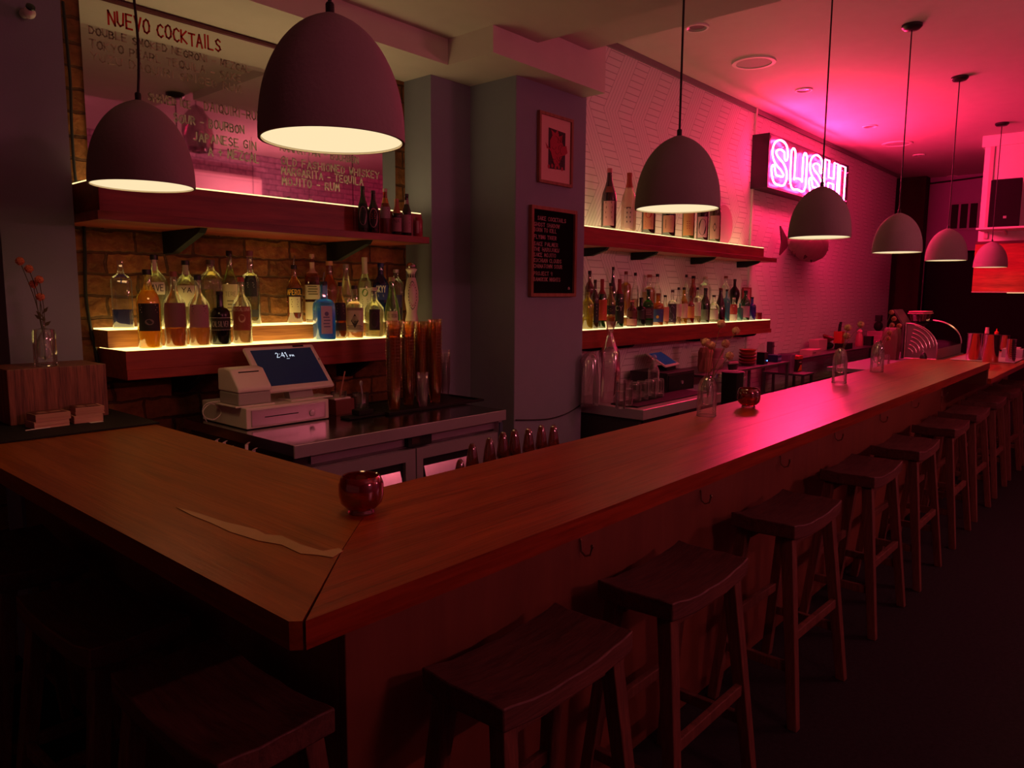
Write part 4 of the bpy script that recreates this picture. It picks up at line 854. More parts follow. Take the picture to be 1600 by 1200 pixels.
MB().box(fL-.028, fL-.008, .010, .019, ZF-.145, ZF-.065).build('warning_label', cm('#3c4a66', .5), fr)
MB().box(fL-.03, fL-.005, .0195, .05, ZF-.15, ZF-.057).build('hinge_cover', m_steel, fr)
for x in (.08, fL-.08):
    for y in (.12, fD-.12): MB().lathe([(.02, 0), (.02, .12)], n=12, c=(x, y, 0)).build('caster', m_blackm, fr)

# ------------------------------------------------------------------ cash drawer, printer, screen
a = atz(382, 672, ZF); b = atz(518, 655, ZF); dw = b.x-a.x; dy = (a.y+b.y)/2; dzt = (aty(379, 639, dy).z+aty(518, 623, dy).z)/2; dh = dzt-ZF
cd = thing('cash_drawer', 'white and silver cash drawer on the steel worktop under the screen', 'cash drawer', (a.x, dy, ZF))
MB().box(0, dw, 0, .40, .004, dh).build('drawer_case', m_wplast, cd, bevel=.004)
MB().box(.022, dw-.022, -.006, -.0005, .012, dh-.010).build('drawer_front', mat('drawer_silver', (.50, .45, .47), .3, .8), cd, bevel=.001)
MB().box(dw*.20, dw*.60, -.0075, -.0062, dh*.5, dh*.5+.004).build('slot', m_blackm, cd)
MB().lathe([(.014, 0), (.014, .006), (.008, .008)], n=20, tf=Matrix.Translation((dw*.77, -.006, dh*.42)) @ Matrix.Rotation(PI/2, 4, 'X')).build('lock', m_steel, cd, smooth=True)
MB().box(.01, dw-.01, .01, .38, 0, .004).build('feet', m_blackm, cd)
top = ZF+dh
pq = aty(343, 628, dy+.08)
pt = thing('receipt_printer', 'white wedge-shaped receipt printer on the cash drawer', 'receipt printer', (a.x-.006, dy+.05, top))
pw = .158
MB().box(-.02, pw+.012, -.01, .19, 0, .006).build('base_plate', m_wplast, pt, bevel=.002)
MB().box(0, pw, 0, .17, .006, .062).build('lower_case', m_gplast, pt, bevel=.006)
MB().prism([(-.004, .063), (-.004, .083), (.065, .162), (.115, .169), (.172, .162), (.174, .063)], -.003, pw+.003, 'x').build('paper_cover', m_wplast, pt, bevel=.007)
sl = Matrix.Translation((0, .052, .148)) @ Matrix.Rotation(math.atan2(.079, .069), 4, 'X')
MB().box(.032, pw-.028, -.002, .002, -.0005, .0022, tf=sl).build('paper_slot', m_blackm, pt)
# tilted touch screen
bl_ = aty(415, 613, dy+.06); br2 = aty(524, 600, dy+.06); SW = br2.x-bl_.x; tl = aty(392, 542, dy+.06+.185)
SHt = math.hypot(tl.z-bl_.z, .185); tilt = math.atan2(.185, tl.z-bl_.z)
ts = thing('touch_screen', 'white tilted touch screen terminal showing 2:41 PM', 'touch screen', ((bl_.x+br2.x)/2, dy+.06, top))
TF = Matrix.Translation((0, 0, bl_.z-top)) @ Matrix.Rotation(-tilt, 4, 'X')
MB().box(-SW/2, SW/2, 0, .022, 0, SHt, tf=TF).build('screen_case', m_wplast, ts, bevel=.010)
scr = MB().box(-SW/2+.026, SW/2-.026, -.0012, .0, .030, SHt-.024, tf=TF).build('display', mat('screen_glass', (.006, .008, .02), .12, emis=(.03, .04, .13), es=.07), ts)
txm = emit('screen_digits', (.75, .85, 1), .9)
def scfn(u, z): return tuple(TF @ Vector((u, -.0022, z)))
mb = MB(); pen(mb, '2:41', -.045, .062, SHt*.72, .028, 0, .0028, fn=scfn, gap=.3); mb.build('digits', txm, scr)
mb = MB(); pen(mb, 'PM', .026, .022, SHt*.72+.001, .010, 0, .0022, fn=scfn); pen(mb, '-', .0, .02, SHt*.66, .012, 0, .002, fn=scfn); mb.build('digits', txm, scr)
MB().box(SW*.18, SW*.34, -.0016, -.0002, SHt-.016, SHt-.007, tf=TF).build('camera_bar', m_blackm, ts)
MB().lathe([(.006, 0), (.006, .004)], n=12, tf=TF @ Matrix.Translation((SW/2-.012, -.001, SHt*.62)) @ Matrix.Rotation(PI/2, 4, 'X')).build('sensor', m_gplast, ts)
MB().box(-.07, .16, -.02, .10, 0, .007).build('base_plate', m_wplast, ts, bevel=.003)
MB().prism([(.02, .007), (.07, .007), (.10, .09), (.06, .10)], -.05, .08, 'x').build('stand', m_gplast, ts, bevel=.003)
cb0 = thing('white_cable', 'loose loops of white cable beside the cash drawer', 'cable', (a.x-.07, dy+.22, ZF))
cp = crom([Vector(p).to_2d() for p in ((.0, .02), (-.02, .07), (.03, .10), (.07, .06), (.03, .03), (-.01, .05), (.0, .1), (.06, .11))], 5)
MB().tube([(p.x, -.01*math.sin(i*.4), p.y) for i, p in enumerate(cp)], .0025, 6).build('cable', m_wplast, cb0, smooth=True)
q = atz(525, 652, ZF)
bx = thing('wooden_tray', 'small red-brown box with a white folded slip behind the screen', 'box', (q.x, dy+.02, ZF))
MB().box(.03, .14, .03, .20, 0, .075).build('box_body', cm('#6a2f26', .5), bx, bevel=.002); MB().box(.03, .125, .04, .18, .0755, .083).build('folded_slip', m_wplast, bx)
# jars with stirrers
def jar(name, label, cat, q, R, h, m=CLEAR, taper=1.0, group=None, base=.006):
    t = thing(name, label, cat, q, group=group)
    MB().open_lathe([(.0005, base), (R*taper*.93, base), (R*.94, h-.001), (R, h), (R*taper, .0008), (.0005, 0)], n=24).build('glass_body', m, t, smooth=True); return t
q = atz(553, 650, ZF); j = jar('glass_jar', 'clear tumbler holding wooden stirrers, right of the screen', 'glass', (q.x, q.y+.12, ZF), .040, .11)
sk = thing('wooden_stirrer', 'pale wooden stirrer leaning in the clear tumbler', 'stirrer', (q.x-.005, q.y+.12, ZF+.008))
MB().bar((-.01, 0, 0), (.045, 0, .20), .007, .007, .002, .002).build('stick', cm('#a8705a', .6), sk)
q2 = atz(588, 645, ZF); j2 = jar('glass_jar', 'clear measuring glass with steel spoon, beside the amber cups', 'glass', (q2.x-.02, q2.y+.10, ZF), .042, .095)
sp = thing('steel_spoon', 'small steel spoon standing in the measuring glass', 'spoon', (q2.x-.02, q2.y+.10, ZF+.008))
MB().tube([(0, 0, 0), (.012, 0, .07), (.005, 0, .13)], .004, 6).build('handle', m_steel, sp, smooth=True); MB().blob((.005, 0, .135), .011, 10, (1, .4, 1.4)).build('bowl', m_steel, sp, smooth=True)
q3 = atz(572, 652, ZF); bt = thing('black_caddy', 'low black bar caddy in front of the glass jars', 'caddy', (q3.x, q3.y, ZF))
MB().box(-.11, .12, -.015, .06, 0, .012).box(-.05, .04, -.01, .05, .012, .04).build('caddy_body', m_rubber, bt, bevel=.006)
# ------------------------------------------------------------------ cups in nested stacks
tq0, tq1 = atz(600, 648, ZF), atz(740, 628, ZF)
tr = thing('bar_mat_tray', 'black rubber-edged tray under the stacks of amber cups', 'tray', (2.62, 2.93, ZF))
MB().box(-.32, .36, -.12, .24, 0, .006).box(-.32, .36, -.12, -.108, .006, .014).box(-.32, .36, .228, .24, .006, .014).box(-.32, -.308, -.108, .228, .006, .014).box(.348, .36, -.108, .228, .006, .014).build('tray_body', m_rubber, tr, bevel=.002)
amber = glass('amber_plastic', (.95, .74, .44), .25, .12, .06, (.95, .42, .08)); clearp = glass('clear_plastic', (.93, .90, .92), .14, .08, .08, (.9, .8, .85))
def cup(label, group, R, h, m, cat='cup', name='plastic_cup'):
    o = MB().open_lathe([(R*.70, .0), (R*.70, .001), (R*.76, h*.30), (R*.80, h*.32), (R*.97, h*.955), (R*1.07, h*.96), (R*1.07, h), (R*.98, h)], n=20).build(name, m, smooth=True)
    return tag(o, label, cat, group)
def stack(px, pbase, ptop, wpx, ybase, label, group, m, pitch=.0165, zb__=ZF+.0065):
    q = aty(px, pbase, ybase); R = wpx/2*mpp((q.x, ybase, zb__)); top_ = aty(px, ptop, ybase).z-zb__; h = min(.125, R*2.7)
    n = max(1, int((top_-h)/pitch)+1); c0 = cup(label, group, R*.94, h, m); c0.location = (q.x, ybase, zb__+.0005)
    def nth(k):
        f = n-k
        return 'topmost' if f == 1 else ('bottom' if k == 0 else '%d%s from the top' % (f, 'th' if 10 < f % 100 < 14 else {1: 'st', 2: 'nd', 3: 'rd'}.get(f % 10, 'th')))
    c0['label'] = label+', bottom one'
    for k in range(1, n):
        c = c0.copy(); COL.objects.link(c); c['label'] = label+', '+nth(k)+(' one' if k == n-1 else '')
        c['group'] = group; c.location = (q.x+random.uniform(-.0008, .0008), ybase+random.uniform(-.0008, .0008), zb__+.0005+k*pitch); c.rotation_euler.z = k*.7
for px, pb_, pt_, w_, yb_, lb in ((616, 640, 500, 25, 2.88, 'amber plastic cup in the leftmost tall stack'), (638.5, 638, 500, 22, 2.96, 'amber plastic cup in the second tall stack from the left'),
                              (659, 634, 498, 24, 2.98, 'amber plastic cup in the third tall stack from the left'), (680, 630, 498, 23, 2.92, 'amber plastic cup in the rightmost tall amber stack')):
    stack(px, pb_, pt_, w_, yb_, lb, lb.replace('amber plastic cup in', 'cups of'), amber)
stack(696, 626, 545, 17, 3.09, 'clear plastic cup in the stack right of the amber ones', 'cups of the clear stack', clearp)
stack(661, 634, 582, 19, 2.86, 'small clear cup in the short stack before the amber ones', 'cups of the short clear stack', clearp, .012)

# ------------------------------------------------------------------ left end of the bar: mat, box, vase, cards
mt = thing('bar_mat', 'black rubber mat across the wall end of the left counter', 'mat', (.6, 2.82, BT))
MB().box(-.01, .60, .0, .56, 0.0005, .008).build('mat_body', m_rubber, mt, bevel=.002)
zeb = wood('zebra_veneer', '#9a5a48', '#45201c', 'Z', 2.2, .5, 26, .05)
q0 = aty(12, 620, 3.12); wx = thing('veneer_box', 'striped wood veneer box on the black mat by the pier', 'box', (.795, 3.12, BT+.0085))
hz = aty(80, 574, 3.12).z-BT-.0085
MB().box(0, .335, 0, .25, 0, hz).build('box_body', zeb, wx, bevel=.002)
def card_stack(name, label, px, py, Y, W, D, hts, rz):
    q = aty(px, py, Y); t = thing(name, label, 'card stack', (q.x, Y, BT+.0085), rz, 'stacks of printed cards')
    z = 0
    for k, hh_ in enumerate(hts):
        m = MB(); n = int(hh_/.0022); 
        for i in range(n):
            dx, dy_ = random.uniform(-.0012, .0012)+k*.006, random.uniform(-.0012, .0012); m.box(dx, W+dx, dy_, D+dy_, z+i*.0022, z+i*.0022+.0019)
        m.build('card_bundle', cm('#d0a090' if k == 0 else '#c49484', .7), t); z += n*.0022+.0008
    MB().box(.008, W-.004, .004, D-.004, z, z+.0012).build('top_card', cm('#5a2420', .5), t)
    MB().box(W*.2, W*.45, .012, D*.6, z+.0012, z+.0018).box(W*.55, W*.85, .02, D*.5, z+.0012, z+.0018).build('print', cm('#a07068', .6), t)
card_stack('card_stack', 'left of two stacks of printed cards before the veneer box', 53, 655, 2.98, .115, .085, (.026, .028), .06)
card_stack('card_stack', 'right of two stacks of printed cards, against the cable side', 116, 655, 3.00, .098, .085, (.030, .030), -.04)
q = atz(145, 660, BT+.009); cd1 = thing('business_card', 'single white card slip lying in front of the card stacks', 'card', (q.x, q.y, BT+.0085)); MB().box(-.01, .035, -.01, .012, 0, .001).build('paper', m_wplast, cd1)
q = atz(55, 672, BT+.009); cd1 = thing('straw', 'thin pale straw lying on the front of the black mat', 'straw', (q.x, q.y, BT+.0085)); MB().tube([(-.03, 0, .003), (.05, .01, .003)], .0022, 6).build('paper', m_wplast, cd1)

# ------------------------------------------------------------------ bud vases and pompon flowers
def dome_vase(label, loc, R, h, bottle_=False):
    t = thing('bud_vase', label, 'vase', loc, group='blown glass bud vases')
    if bottle_:
        MB().open_lathe([(R, .0), (R, h*.86), (R*.9, h*.95), (R*.3, h*.985), (R*.2, h*1.0), (R*.2, h*1.18)], n=32).build('outer_glass', CLEAR, t, smooth=True)
        MB().open_lathe([(R*.18, h*1.17), (R*.18, h*.9), (R*.6, h*.7), (R*.65, h*.25), (.001, h*.14)], n=24).build('inner_bulb', CLEAR, t, smooth=True)
    else:
        MB().open_lathe([(R, .0), (R*1.0, h*.55), (R*.96, h*.72), (R*.78, h*.88), (R*.42, h*.98), (R*.22, h)], n=36).build('outer_glass', CLEAR, t, smooth=True)
        MB().open_lathe([(R*.22, h), (R*.28, h*.90), (R*.55, h*.80), (R*.68, h*.62), (R*.66, h*.42), (R*.4, h*.3), (.001, h*.27)], n=28).build('inner_bulb', CLEAR, t, smooth=True)
    MB().tube([(R*math.cos(2*PI*k/36), R*math.sin(2*PI*k/36), .0015) for k in range(36)], .0015, 6, closed=True).build('foot_rim', glass('rim_glass', (.9, .85, .88), .9, .05), t, smooth=True)
    return t
def flowers(label, base, heads, hr, col, leaf, Y, plane='y'):
    t = thing('dried_flowers', label, 'flowers', base, group='dried pompon flower sprays')
    B = Vector(base)
    for i, (px, py) in enumerate(heads):
        p = aty(px, py, Y+((i % 3)-1)*.015)-B
        mid = Vector((p.x*.25+.006*((i % 2)*2-1), p.y*.4, p.z*.5))
        c = crom([(0, 0), (mid.x, mid.z), (p.x, p.z)], 5)
        MB().tube([(v.x, p.y*k/(len(c)-1), v.y) for k, v in enumerate(c)], .0014, 5).build('stem', cm(leaf, .8), t, smooth=True)
        hb = MB().blob(p, hr*.92, 14, spike=.10)
        for k in range(60):
            u, v = random.uniform(-1, 1), random.uniform(0, 2*PI); s_ = math.sqrt(1-u*u); d = Vector((s_*math.cos(v), s_*math.sin(v), u)); e = d.orthogonal()*hr*.12; f = d.cross(e)
            hb.add([p+d*hr*.85+e, p+d*hr*.85-e*.5+f, p+d*hr*.85-e*.5-f, p+d*hr*1.1], [(0, 1, 3), (1, 2, 3), (2, 0, 3)])
        hb.build('flower_head', mat('petal_'+col, col, .8, var=.3, scale=90), t)
    for k in range(5):
        a = k*1.3; z = .05+.012*k; L_ = .035; d = Vector((math.cos(a)*.8, .3*math.sin(a), .6)).normalized(); s_ = Vector((-d.z, 0, d.x))*.007
        o_ = Vector((0, 0, z)); MB().add([o_, o_+d*L_*.5+s_, o_+d*L_, o_+d*L_*.5-s_], [(0, 1, 2, 3)]).build('leaf', cm(leaf, .8), t)
    return t
v1 = atz(1114, 651, BT)
dome_vase('domed glass bud vase on the bar, nearest one, left of the red glass', (v1.x, v1.y+.03, BT+.0005), 15.5*mpp(v1), .165)
flowers('spray of five cream pompon flowers in the nearest domed vase', (v1.x+.005, v1.y+.03, BT+.075), ((1127, 506), (1150, 517), (1103, 535), (1134, 537), (1140, 556), (1112, 540)), 7.2*mpp(v1), '#c48e74', '#6a4a34', v1.y+.03)
v2 = atz(1325, 599, BT)
dome_vase('domed glass bud vase in the middle of the far bar', (v2.x, v2.y+.05, BT+.0005), 12*mpp(v2), .20)
flowers('three olive pompon flowers in the middle domed vase', (v2.x, v2.y+.05, BT+.09), ((1325, 512), (1323, 525), (1345, 507)), 6.3*mpp(v2), '#b8806a', '#5a402c', v2.y+.05)
v3 = atz(1385, 582, BT)
dome_vase('domed glass bud vase farthest along the bar', (v3.x, v3.y+.06, BT+.0005), 11*mpp(v3), .20)
flowers('spray of small rose pompon flowers in the farthest vase', (v3.x, v3.y+.06, BT+.09), ((1393, 488), (1397, 498), (1394, 508), (1405, 509), (1390, 520), (1388, 529)), 4.6*mpp(v3), '#b86a5a', '#5a4030', v3.y+.06)
v0 = aty(72, 572, 3.20); zt0 = BT+.0085+hz
dome_vase('tall cylindrical glass bud vase on the striped veneer box', (v0.x, 3.20, zt0+.0005), 19*mpp(v0), (aty(70, 512, 3.2).z-zt0), True)
flowers('spray of five coral pompon flowers leaning left on the veneer box', (v0.x, 3.20, zt0+.1), ((31, 408), (45, 420), (52, 444), (61, 437), (63, 464)), 7.5*mpp(v0), '#b8604c', '#4a4030', 3.2)
# red glass candle holders
ruby = glass('ruby_glass', (.62, .03, .03), .25, .03, .12, (.5, .01, .01)); rbase = glass('thick_clear_glass', (.85, .5, .5), .4, .03, .05, (.7, .3, .3))
for lb, px, py, w_, hp in (('round ruby glass candle holder at the bar corner', 580, 806, 71, None), ('round ruby glass candle holder farther along the bar', 1181, 638, 37, None)):
    q = atz(px, py, BT); R = w_/2*mpp(Vector((q.x, q.y+.03, BT+.05))); t = thing('candle_holder', lb, 'candle holder', (q.x, q.y+.035, BT+.0005), group='ruby glass candle holders')
    s_ = R/.065
    MB().open_lathe([(a*s_, z*s_) for a, z in ((.0005, .024), (.035, .026), (.055, .036), (.0605, .055), (.061, .085), (.056, .103), (.050, .110), (.053, .1125), (.058, .107), (.0648, .088), (.065, .055), (.060, .034), (.045, .018), (.036, .014), (.0005, .0135))], n=48).build('bowl', ruby, t, smooth=True, ang=80)
    MB().lathe([(a*s_, z*s_) for a, z in ((.037, 0), (.040, .004), (.036, .0125))], n=40).build('foot', rbase, t, smooth=True)
    MB().lathe([(a*s_, z*s_) for a, z in ((.019, .030), (.019, .044), (.017, .045))], n=24).build('tea_light', cm('#8a5040', .6), t, smooth=True)
# speed rail with pourer bottles behind the bar
rail = thing('speed_rail', 'steel speed rail behind the bar full of pourer bottles', 'bottle rail', (1.85, 1.485, .66))
MB().box(-.38, .42, 0, .14, 0, .005).box(-.38, .42, .135, .14, .005, .12).box(-.38, .42, 0, .004, .005, .30).box(-.38, -.375, .004, .135, .005, .1).box(.415, .42, .004, .135, .005, .1).build('rail_body', m_steel, rail)
brown = glass('brown_plastic', (.55, .26, .16), .25, .06, .25, (.3, .09, .05))
for i, (px, pt_, neck, cut) in enumerate(((699, 744, '#6a3020', .0), (719, 718, '#5a4030', 0), (738, 693, '#7a4a44', 0), (765, 684, '#8a4a4a', 0), (786, 675, '#14100f', 0), (804, 671, '#14100f', 0), (826, 669, '#8a3038', 0), (846, 664, '#12100f', 0), (865, 664, '#b07070', 0))[1:]):
    Y = 1.555; q = aty(px, pt_, Y); zt_ = q.z
    t = thing('pourer_bottle', 'bottle with brown cone cap in the speed rail, %s' % ('leftmost, half below the bar edge', 'second from the left', 'third from the left', 'fourth, below the blue sticker', 'before the pillar corner', 'with the widest cap before the pillar', 'second from the right', 'rightmost')[i], 'bottle', (q.x, Y, .6655), group='bottles in the speed rail')
    hb = zt_-.6655
    MB().lathe([(.032, 0), (.034, .01), (.034, hb*.55), (.028, hb*.65), (.014, hb*.76), (.0135, hb-.075)], n=16).build('glass_body', cm(neck, .3) if i % 2 else tintg('#4a2a20', .4), t, smooth=True)
    MB().open_lathe([(.0215, hb-.082), (.021, hb-.07), (.016, hb-.035), (.011, hb-.008), (.006, hb)], n=16).build('cone_cap', brown, t, smooth=True)
    MB().tube([(0, 0, hb-.07), (0, 0, hb-.02), (.006, 0, hb-.008)], .0035, 6).build('pour_spout', m_steel, t, smooth=True)
# paper-wrapped picks behind the left counter
ck = thing('pick_caddy', 'black caddy behind the left counter edge', 'caddy', (1.235, 2.12, .86)); MB().box(-.035, .035, -.16, .16, 0, .15).build('caddy_body', m_rubber, ck, bevel=.003)
MB().box(-.045, .02, -.10, .10, -.86, -.0005).build('caddy_stand', m_blackm, ck)
for i, (px, pt_, lean) in enumerate(((341, 686, -.015), (350, 688, .0), (357, 695, .012), (384, 690, .004), (392, 698, .018))):
    q = atx(px, pt_, 1.235); t = thing('paper_pick', 'white paper-wrapped stick poking up behind the left counter, %s' % ('farthest left', 'second from the left', 'third from the left', 'tallest of the right pair', 'rightmost with a bent tip')[i], 'wrapped stick', (1.235, q.y, 1.0105), group='paper-wrapped sticks')
    h_ = q.z-1.0105; MB().bar((0, 0, 0), (0, -lean, h_*.85), .010, .011, .004, .004).bar((0, -lean, h_*.85), (.004, -lean-.012, h_), .010, .007, .004, .003).build('paper', m_wplast, t)

# ================================================================== RIGHT-HAND WORK COUNTER UNDER THE BOTTLE SHELVES
ZC = .80; c0_ = atz(1005, 641, ZC); cyf = c0_.y
wc = thing('work_counter', 'steel work counter with pink-lit top right of the pillar', 'counter', (c0_.x, cyf, 0))
MB().box(0, 1.22, 0, YW-cyf-.003, ZC-.07, ZC).build('counter_top', mat('counter_steel_pale', (.62, .56, .58), .3, .6), wc, bevel=.003)
MB().box(.03, 1.2, .05, YW-cyf-.01, .1, ZC-.071).build('cabinet', mat('dark_cabinet', (.05, .035, .045), .5), wc, bevel=.003)
MB().box(.06, .55, .03, .049, ZC-.17, ZC-.085).build('vent_grille', m_blackm, wc)
for x in (.08, 1.12):
    for y in (.12, .6): MB().lathe([(.02, 0), (.02, .1)], n=12, c=(x, y, 0)).build('leg', m_blackm, wc)
a1, a2 = atz(962, 622, ZC), atz(1085, 618, ZC)
bm_ = thing('bar_mat', 'long black bar mat on the right-hand work counter', 'mat', (c0_.x+.06, cyf+.08, ZC+.0005))
MB().box(0, 1.05, 0, .22, 0, .010).build('mat_body', m_rubber, bm_, bevel=.003)
def CP(px, py, z=ZC): return atz(px, py, z)
def pos(px, py, Y, z=None): q = aty(px, py, Y); return q
# wrapped sleeves of cups
for i, (px, pb_, pt_, w_, neck, lb) in enumerate(((920, 624, 556, 28, 0, 'shorter plastic-wrapped sleeve of cups by the pillar'), (951, 622, 545, 32, 1, 'taller plastic-wrapped sleeve of cups with knotted bag top'))):
    Y = 2.92+.0*i; q = aty(px, pb_, Y); R = w_/2*mpp(q); h = aty(px, pt_, Y).z-ZC
    t = thing('wrapped_cups', lb, 'wrapped cups', (q.x, Y, ZC+.0005), group='plastic-wrapped sleeves of cups')
    m = MB(); k = 0
    while .012*k < h-.03: m.open_lathe([(R*.80, .012*k), (R*.86, .012*k+.010), (R*.80, .012*k+.0115)], n=20); k += 1
    m.build('cup_sleeve', clearp, t, smooth=True)
    pr_ = [(R*1.0, 0), (R*1.02, h*.5), (R*.98, h*.92), (R*.7, h*1.02)]
    if neck: pr_ += [(R*.50, h*1.12), (R*.34, h*1.22), (R*.26, h*1.30), (R*.62, h*1.50)]
    else: pr_ += [(R*.3, h*1.06), (R*.05, h*1.07)]
    MB().open_lathe(pr_, n=26, wob=.10).build('plastic_wrap', glass('wrap_film', (.92, .88, .9), .22, .12, .10, (.85, .7, .78)), t, smooth=True)
# beer mugs and tumblers on the mat
def mug(px, pb_, lb):
    q = aty(px, pb_, 2.78); t = thing('glass_mug', lb, 'mug', (q.x, 2.78, ZC+.011), group='upturned glass mugs on the bar mat')
    MB().open_lathe([(.042, 0), (.045, .006), (.044, .12), (.040, .135), (.0005, .135)], n=24).open_lathe([(.040, .004), (.039, .12), (.0005, .122)], n=20).build('glass_body', CLEAR, t, smooth=True)
    MB().tube([(.043, 0, .025), (.065, 0, .03), (.075, 0, .06), (.07, 0, .095), (.044, 0, .11)], .006, 8).build('handle', CLEAR, t, smooth=True)
for px, lb in ((992, 'upturned glass mug, leftmost of four on the bar mat'), (1004, 'upturned glass mug, second from left on the bar mat'), (1016, 'upturned glass mug, third from left on the bar mat'), (1028, 'upturned glass mug, rightmost, by the black drawer')): mug(px, 612, lb)
for k, (px, Y) in enumerate(((970, 2.66), (981, 2.70))):
    for lv in range(3):
        q = aty(px, 622, Y); t = jar('rocks_glass', 'short tumbler, %s of the %s stack before the wrapped cups' % (('bottom', 'middle', 'top')[lv], ('left', 'right')[k]), 'glass', (q.x, Y, ZC+.011+lv*.058), .034, .056, group='stacked short tumblers')
q = aty(1021, 600, 2.90); t = thing('glass_decanter', 'clear faceted glass bottle with stopper behind the mugs', 'bottle', (q.x, 2.90, ZC+.0005))
hq = aty(1024, 551, 2.98).z-ZC
MB().lathe([(.04, 0), (.045, .01), (.045, hq*.6), (.02, hq*.76), (.014, hq*.88)], n=10).build('glass_body', CLEAR, t); MB().lathe([(.012, hq*.885), (.022, hq*.92), (.014, hq*.98), (.003, hq)], n=10).build('stopper', CLEAR, t)
# second register: black drawer, small tilted tablet
q = aty(1042, 612, 2.86); r_ = aty(1084, 604, 2.86)
t = thing('cash_drawer', 'black cash drawer under the small tablet', 'cash drawer', (q.x, 2.86, ZC+.0005)); DW = r_.x-q.x; DHh = aty(1042, 584, 2.86).z-ZC
MB().box(0, DW, 0, .34, 0, DHh).build('drawer_case', m_black, t, bevel=.003); MB().box(.015, DW-.015, -.006, -.0005, .015, DHh-.02).build('drawer_front', m_blackm, t); MB().lathe([(.014, 0), (.014, .01)], n=14, tf=Matrix.Translation((DW*.5, -.006, DHh*.45)) @ Matrix.Rotation(PI/2, 4, 'X')).build('lock', m_steel, t)
q = aty(1048, 577, 2.98); t = thing('tablet', 'small pink-lit tablet with dark blue screen on the black drawer', 'tablet', (q.x, 2.98, ZC+DHh+.001))
TF2 = Matrix.Rotation(.12, 4, 'Z') @ Matrix.Translation((0, 0, .035)) @ Matrix.Rotation(-1.05, 4, 'X')
MB().box(-.10, .20, 0, .012, 0, .21, tf=TF2).build('tablet_case', m_wplast, t, bevel=.003); MB().box(-.075, .175, -.0012, -.0002, .022, .188, tf=TF2).build('display', mat('tablet_screen', (.01, .015, .05), .15, emis=(.05, .08, .3), es=.12), t)
MB().box(-.03, .12, .02, .12, 0, .03).build('stand', m_blackm, t)

# ------------------------------------------------------------------ wire table with plates and bowls
YT = 2.80
def table(name, label, xa_, xb_, z, y0, y1, thick=.02, shelf=None, back_wall=True, topm=None):
    t = thing(name, label, 'table', (xa_, y0, 0)); L = xb_-xa_; D = y1-y0
    MB().box(0, L, 0, D, z-thick, z).build('table_top', topm or m_dst, t, bevel=.002)
    for x in (.02, L-.02):
        for y in (.02, D-.02): MB().bar((x, y, 0), (x, y, z-thick), .024).build('leg', m_dst, t)
    if shelf: MB().box(.034, L-.034, .01, D-.01, shelf-.015, shelf).build('under_shelf', m_dst, t)
    return t
ta, tb_ = aty(1092, 582, YT).x, aty(1217, 568, YT).x+.30; tz = aty(1190, 572, YT).z
ta = max(ta, c0_.x+1.40+.01)
table('steel_table', 'steel table beside the work counter holding plates and orange bowls', ta, tb_, tz, YT, YW-.02, shelf=.45)
def item(name, label, cat, px, Y, z, group=None, rz=0):
    q = aty(px, 560, Y); return thing(name, label, cat, (q.x, Y, z), rz, group), q
# rice cooker on the work counter's end, in front of the steel table
t, q = item('rice_cooker', 'large steel rice cooker with flat lid before the steel table', 'rice cooker', 1141, 2.62, .62)
ck2 = thing('equipment_stand', 'low dark stand carrying the rice cooker', 'stand', (q.x, 2.62, 0)); 
MB().box(-.2, .2, -.09, .15, .58, .618).build('stand_top', m_blackm, ck2); 
for x in (-.18, .18):
    for y in (-.07, .13): MB().bar((x, y, 0), (x, y, .58), .03).build('leg', m_blackm, ck2)
Rk = 40*mpp(aty(1141, 590, 2.62))*.94; kz = aty(1141, 590, 2.62).z-.62
MB().lathe([(Rk*.8, 0), (Rk*.9, .02), (Rk*.95, kz*.9), (Rk, kz*.93), (Rk, kz), (Rk*.97, kz+.012)], n=36, sy=.62).build('pot', m_steel, t, smooth=True)
MB().lathe([(Rk*.96, kz+.0125), (Rk*.9, kz+.045), (Rk*.6, kz+.055), (.03, kz+.058)], n=36, sy=.62).build('lid', mat('pink_steel', (.6, .5, .55), .25, .9), t, smooth=True)
t, q = item('black_jug', 'black square jug with loop handle before the rice cooker', 'jug', 1146, 2.33, .56)
jz = aty(1146, 581, 2.33).z-.56; MB().lathe([(.05, 0), (.062, .02), (.066, jz-.01), (.068, jz)], n=24, sq=.5).build('jug_body', m_blackm, t, smooth=True)
MB().tube([(.064, 0, jz*.85), (.10, 0, jz*.8), (.11, 0, jz*.55), (.065, 0, jz*.4)], .006, 8).build('handle', m_blackm, t, smooth=True)
js = thing('equipment_stand', 'slim dark stand under the black jug', 'stand', (q.x, 2.33, 0)); MB().box(-.09, .12, -.09, .09, .53, .558).build('stand_top', m_blackm, js)
for x in (-.07, .10):
    for y in (-.07, .07): MB().bar((x, y, 0), (x, y, .53), .02).build('leg', m_blackm, js)
def bowl_stack(px, Y, z, w_, cols, hts, nm, lab_, grp):
    q = aty(px, 560, Y); R = w_/2*mpp(q); zz = z
    for i, (c, h) in enumerate(zip(cols, hts)):
        t = thing(nm, lab_ % (('bottom', 'second', 'third', 'fourth', 'fifth')[i] if i < len(cols)-1 else 'top'), 'bowl', (q.x, Y, zz+.0008), group=grp)
        MB().lathe([(R*.5, 0), (R*.75, h*.25), (R*.97, h*.9), (R, h), (R*.94, h), (R*.7, h*.4), (.001, h*.35)], n=28).build('bowl_body', cm(c, .4), t, smooth=True); zz += h+.0008
    return zz
bowl_stack(1168, 2.95, tz, 29, ('#8a3038', '#a84828', '#7a2a28', '#c05a30', '#b8502a'), (.026, .030, .028, .032, .03), 'serving_bowl', 'round orange-red serving bowl, %s of the stack on the steel table', 'orange serving bowls')
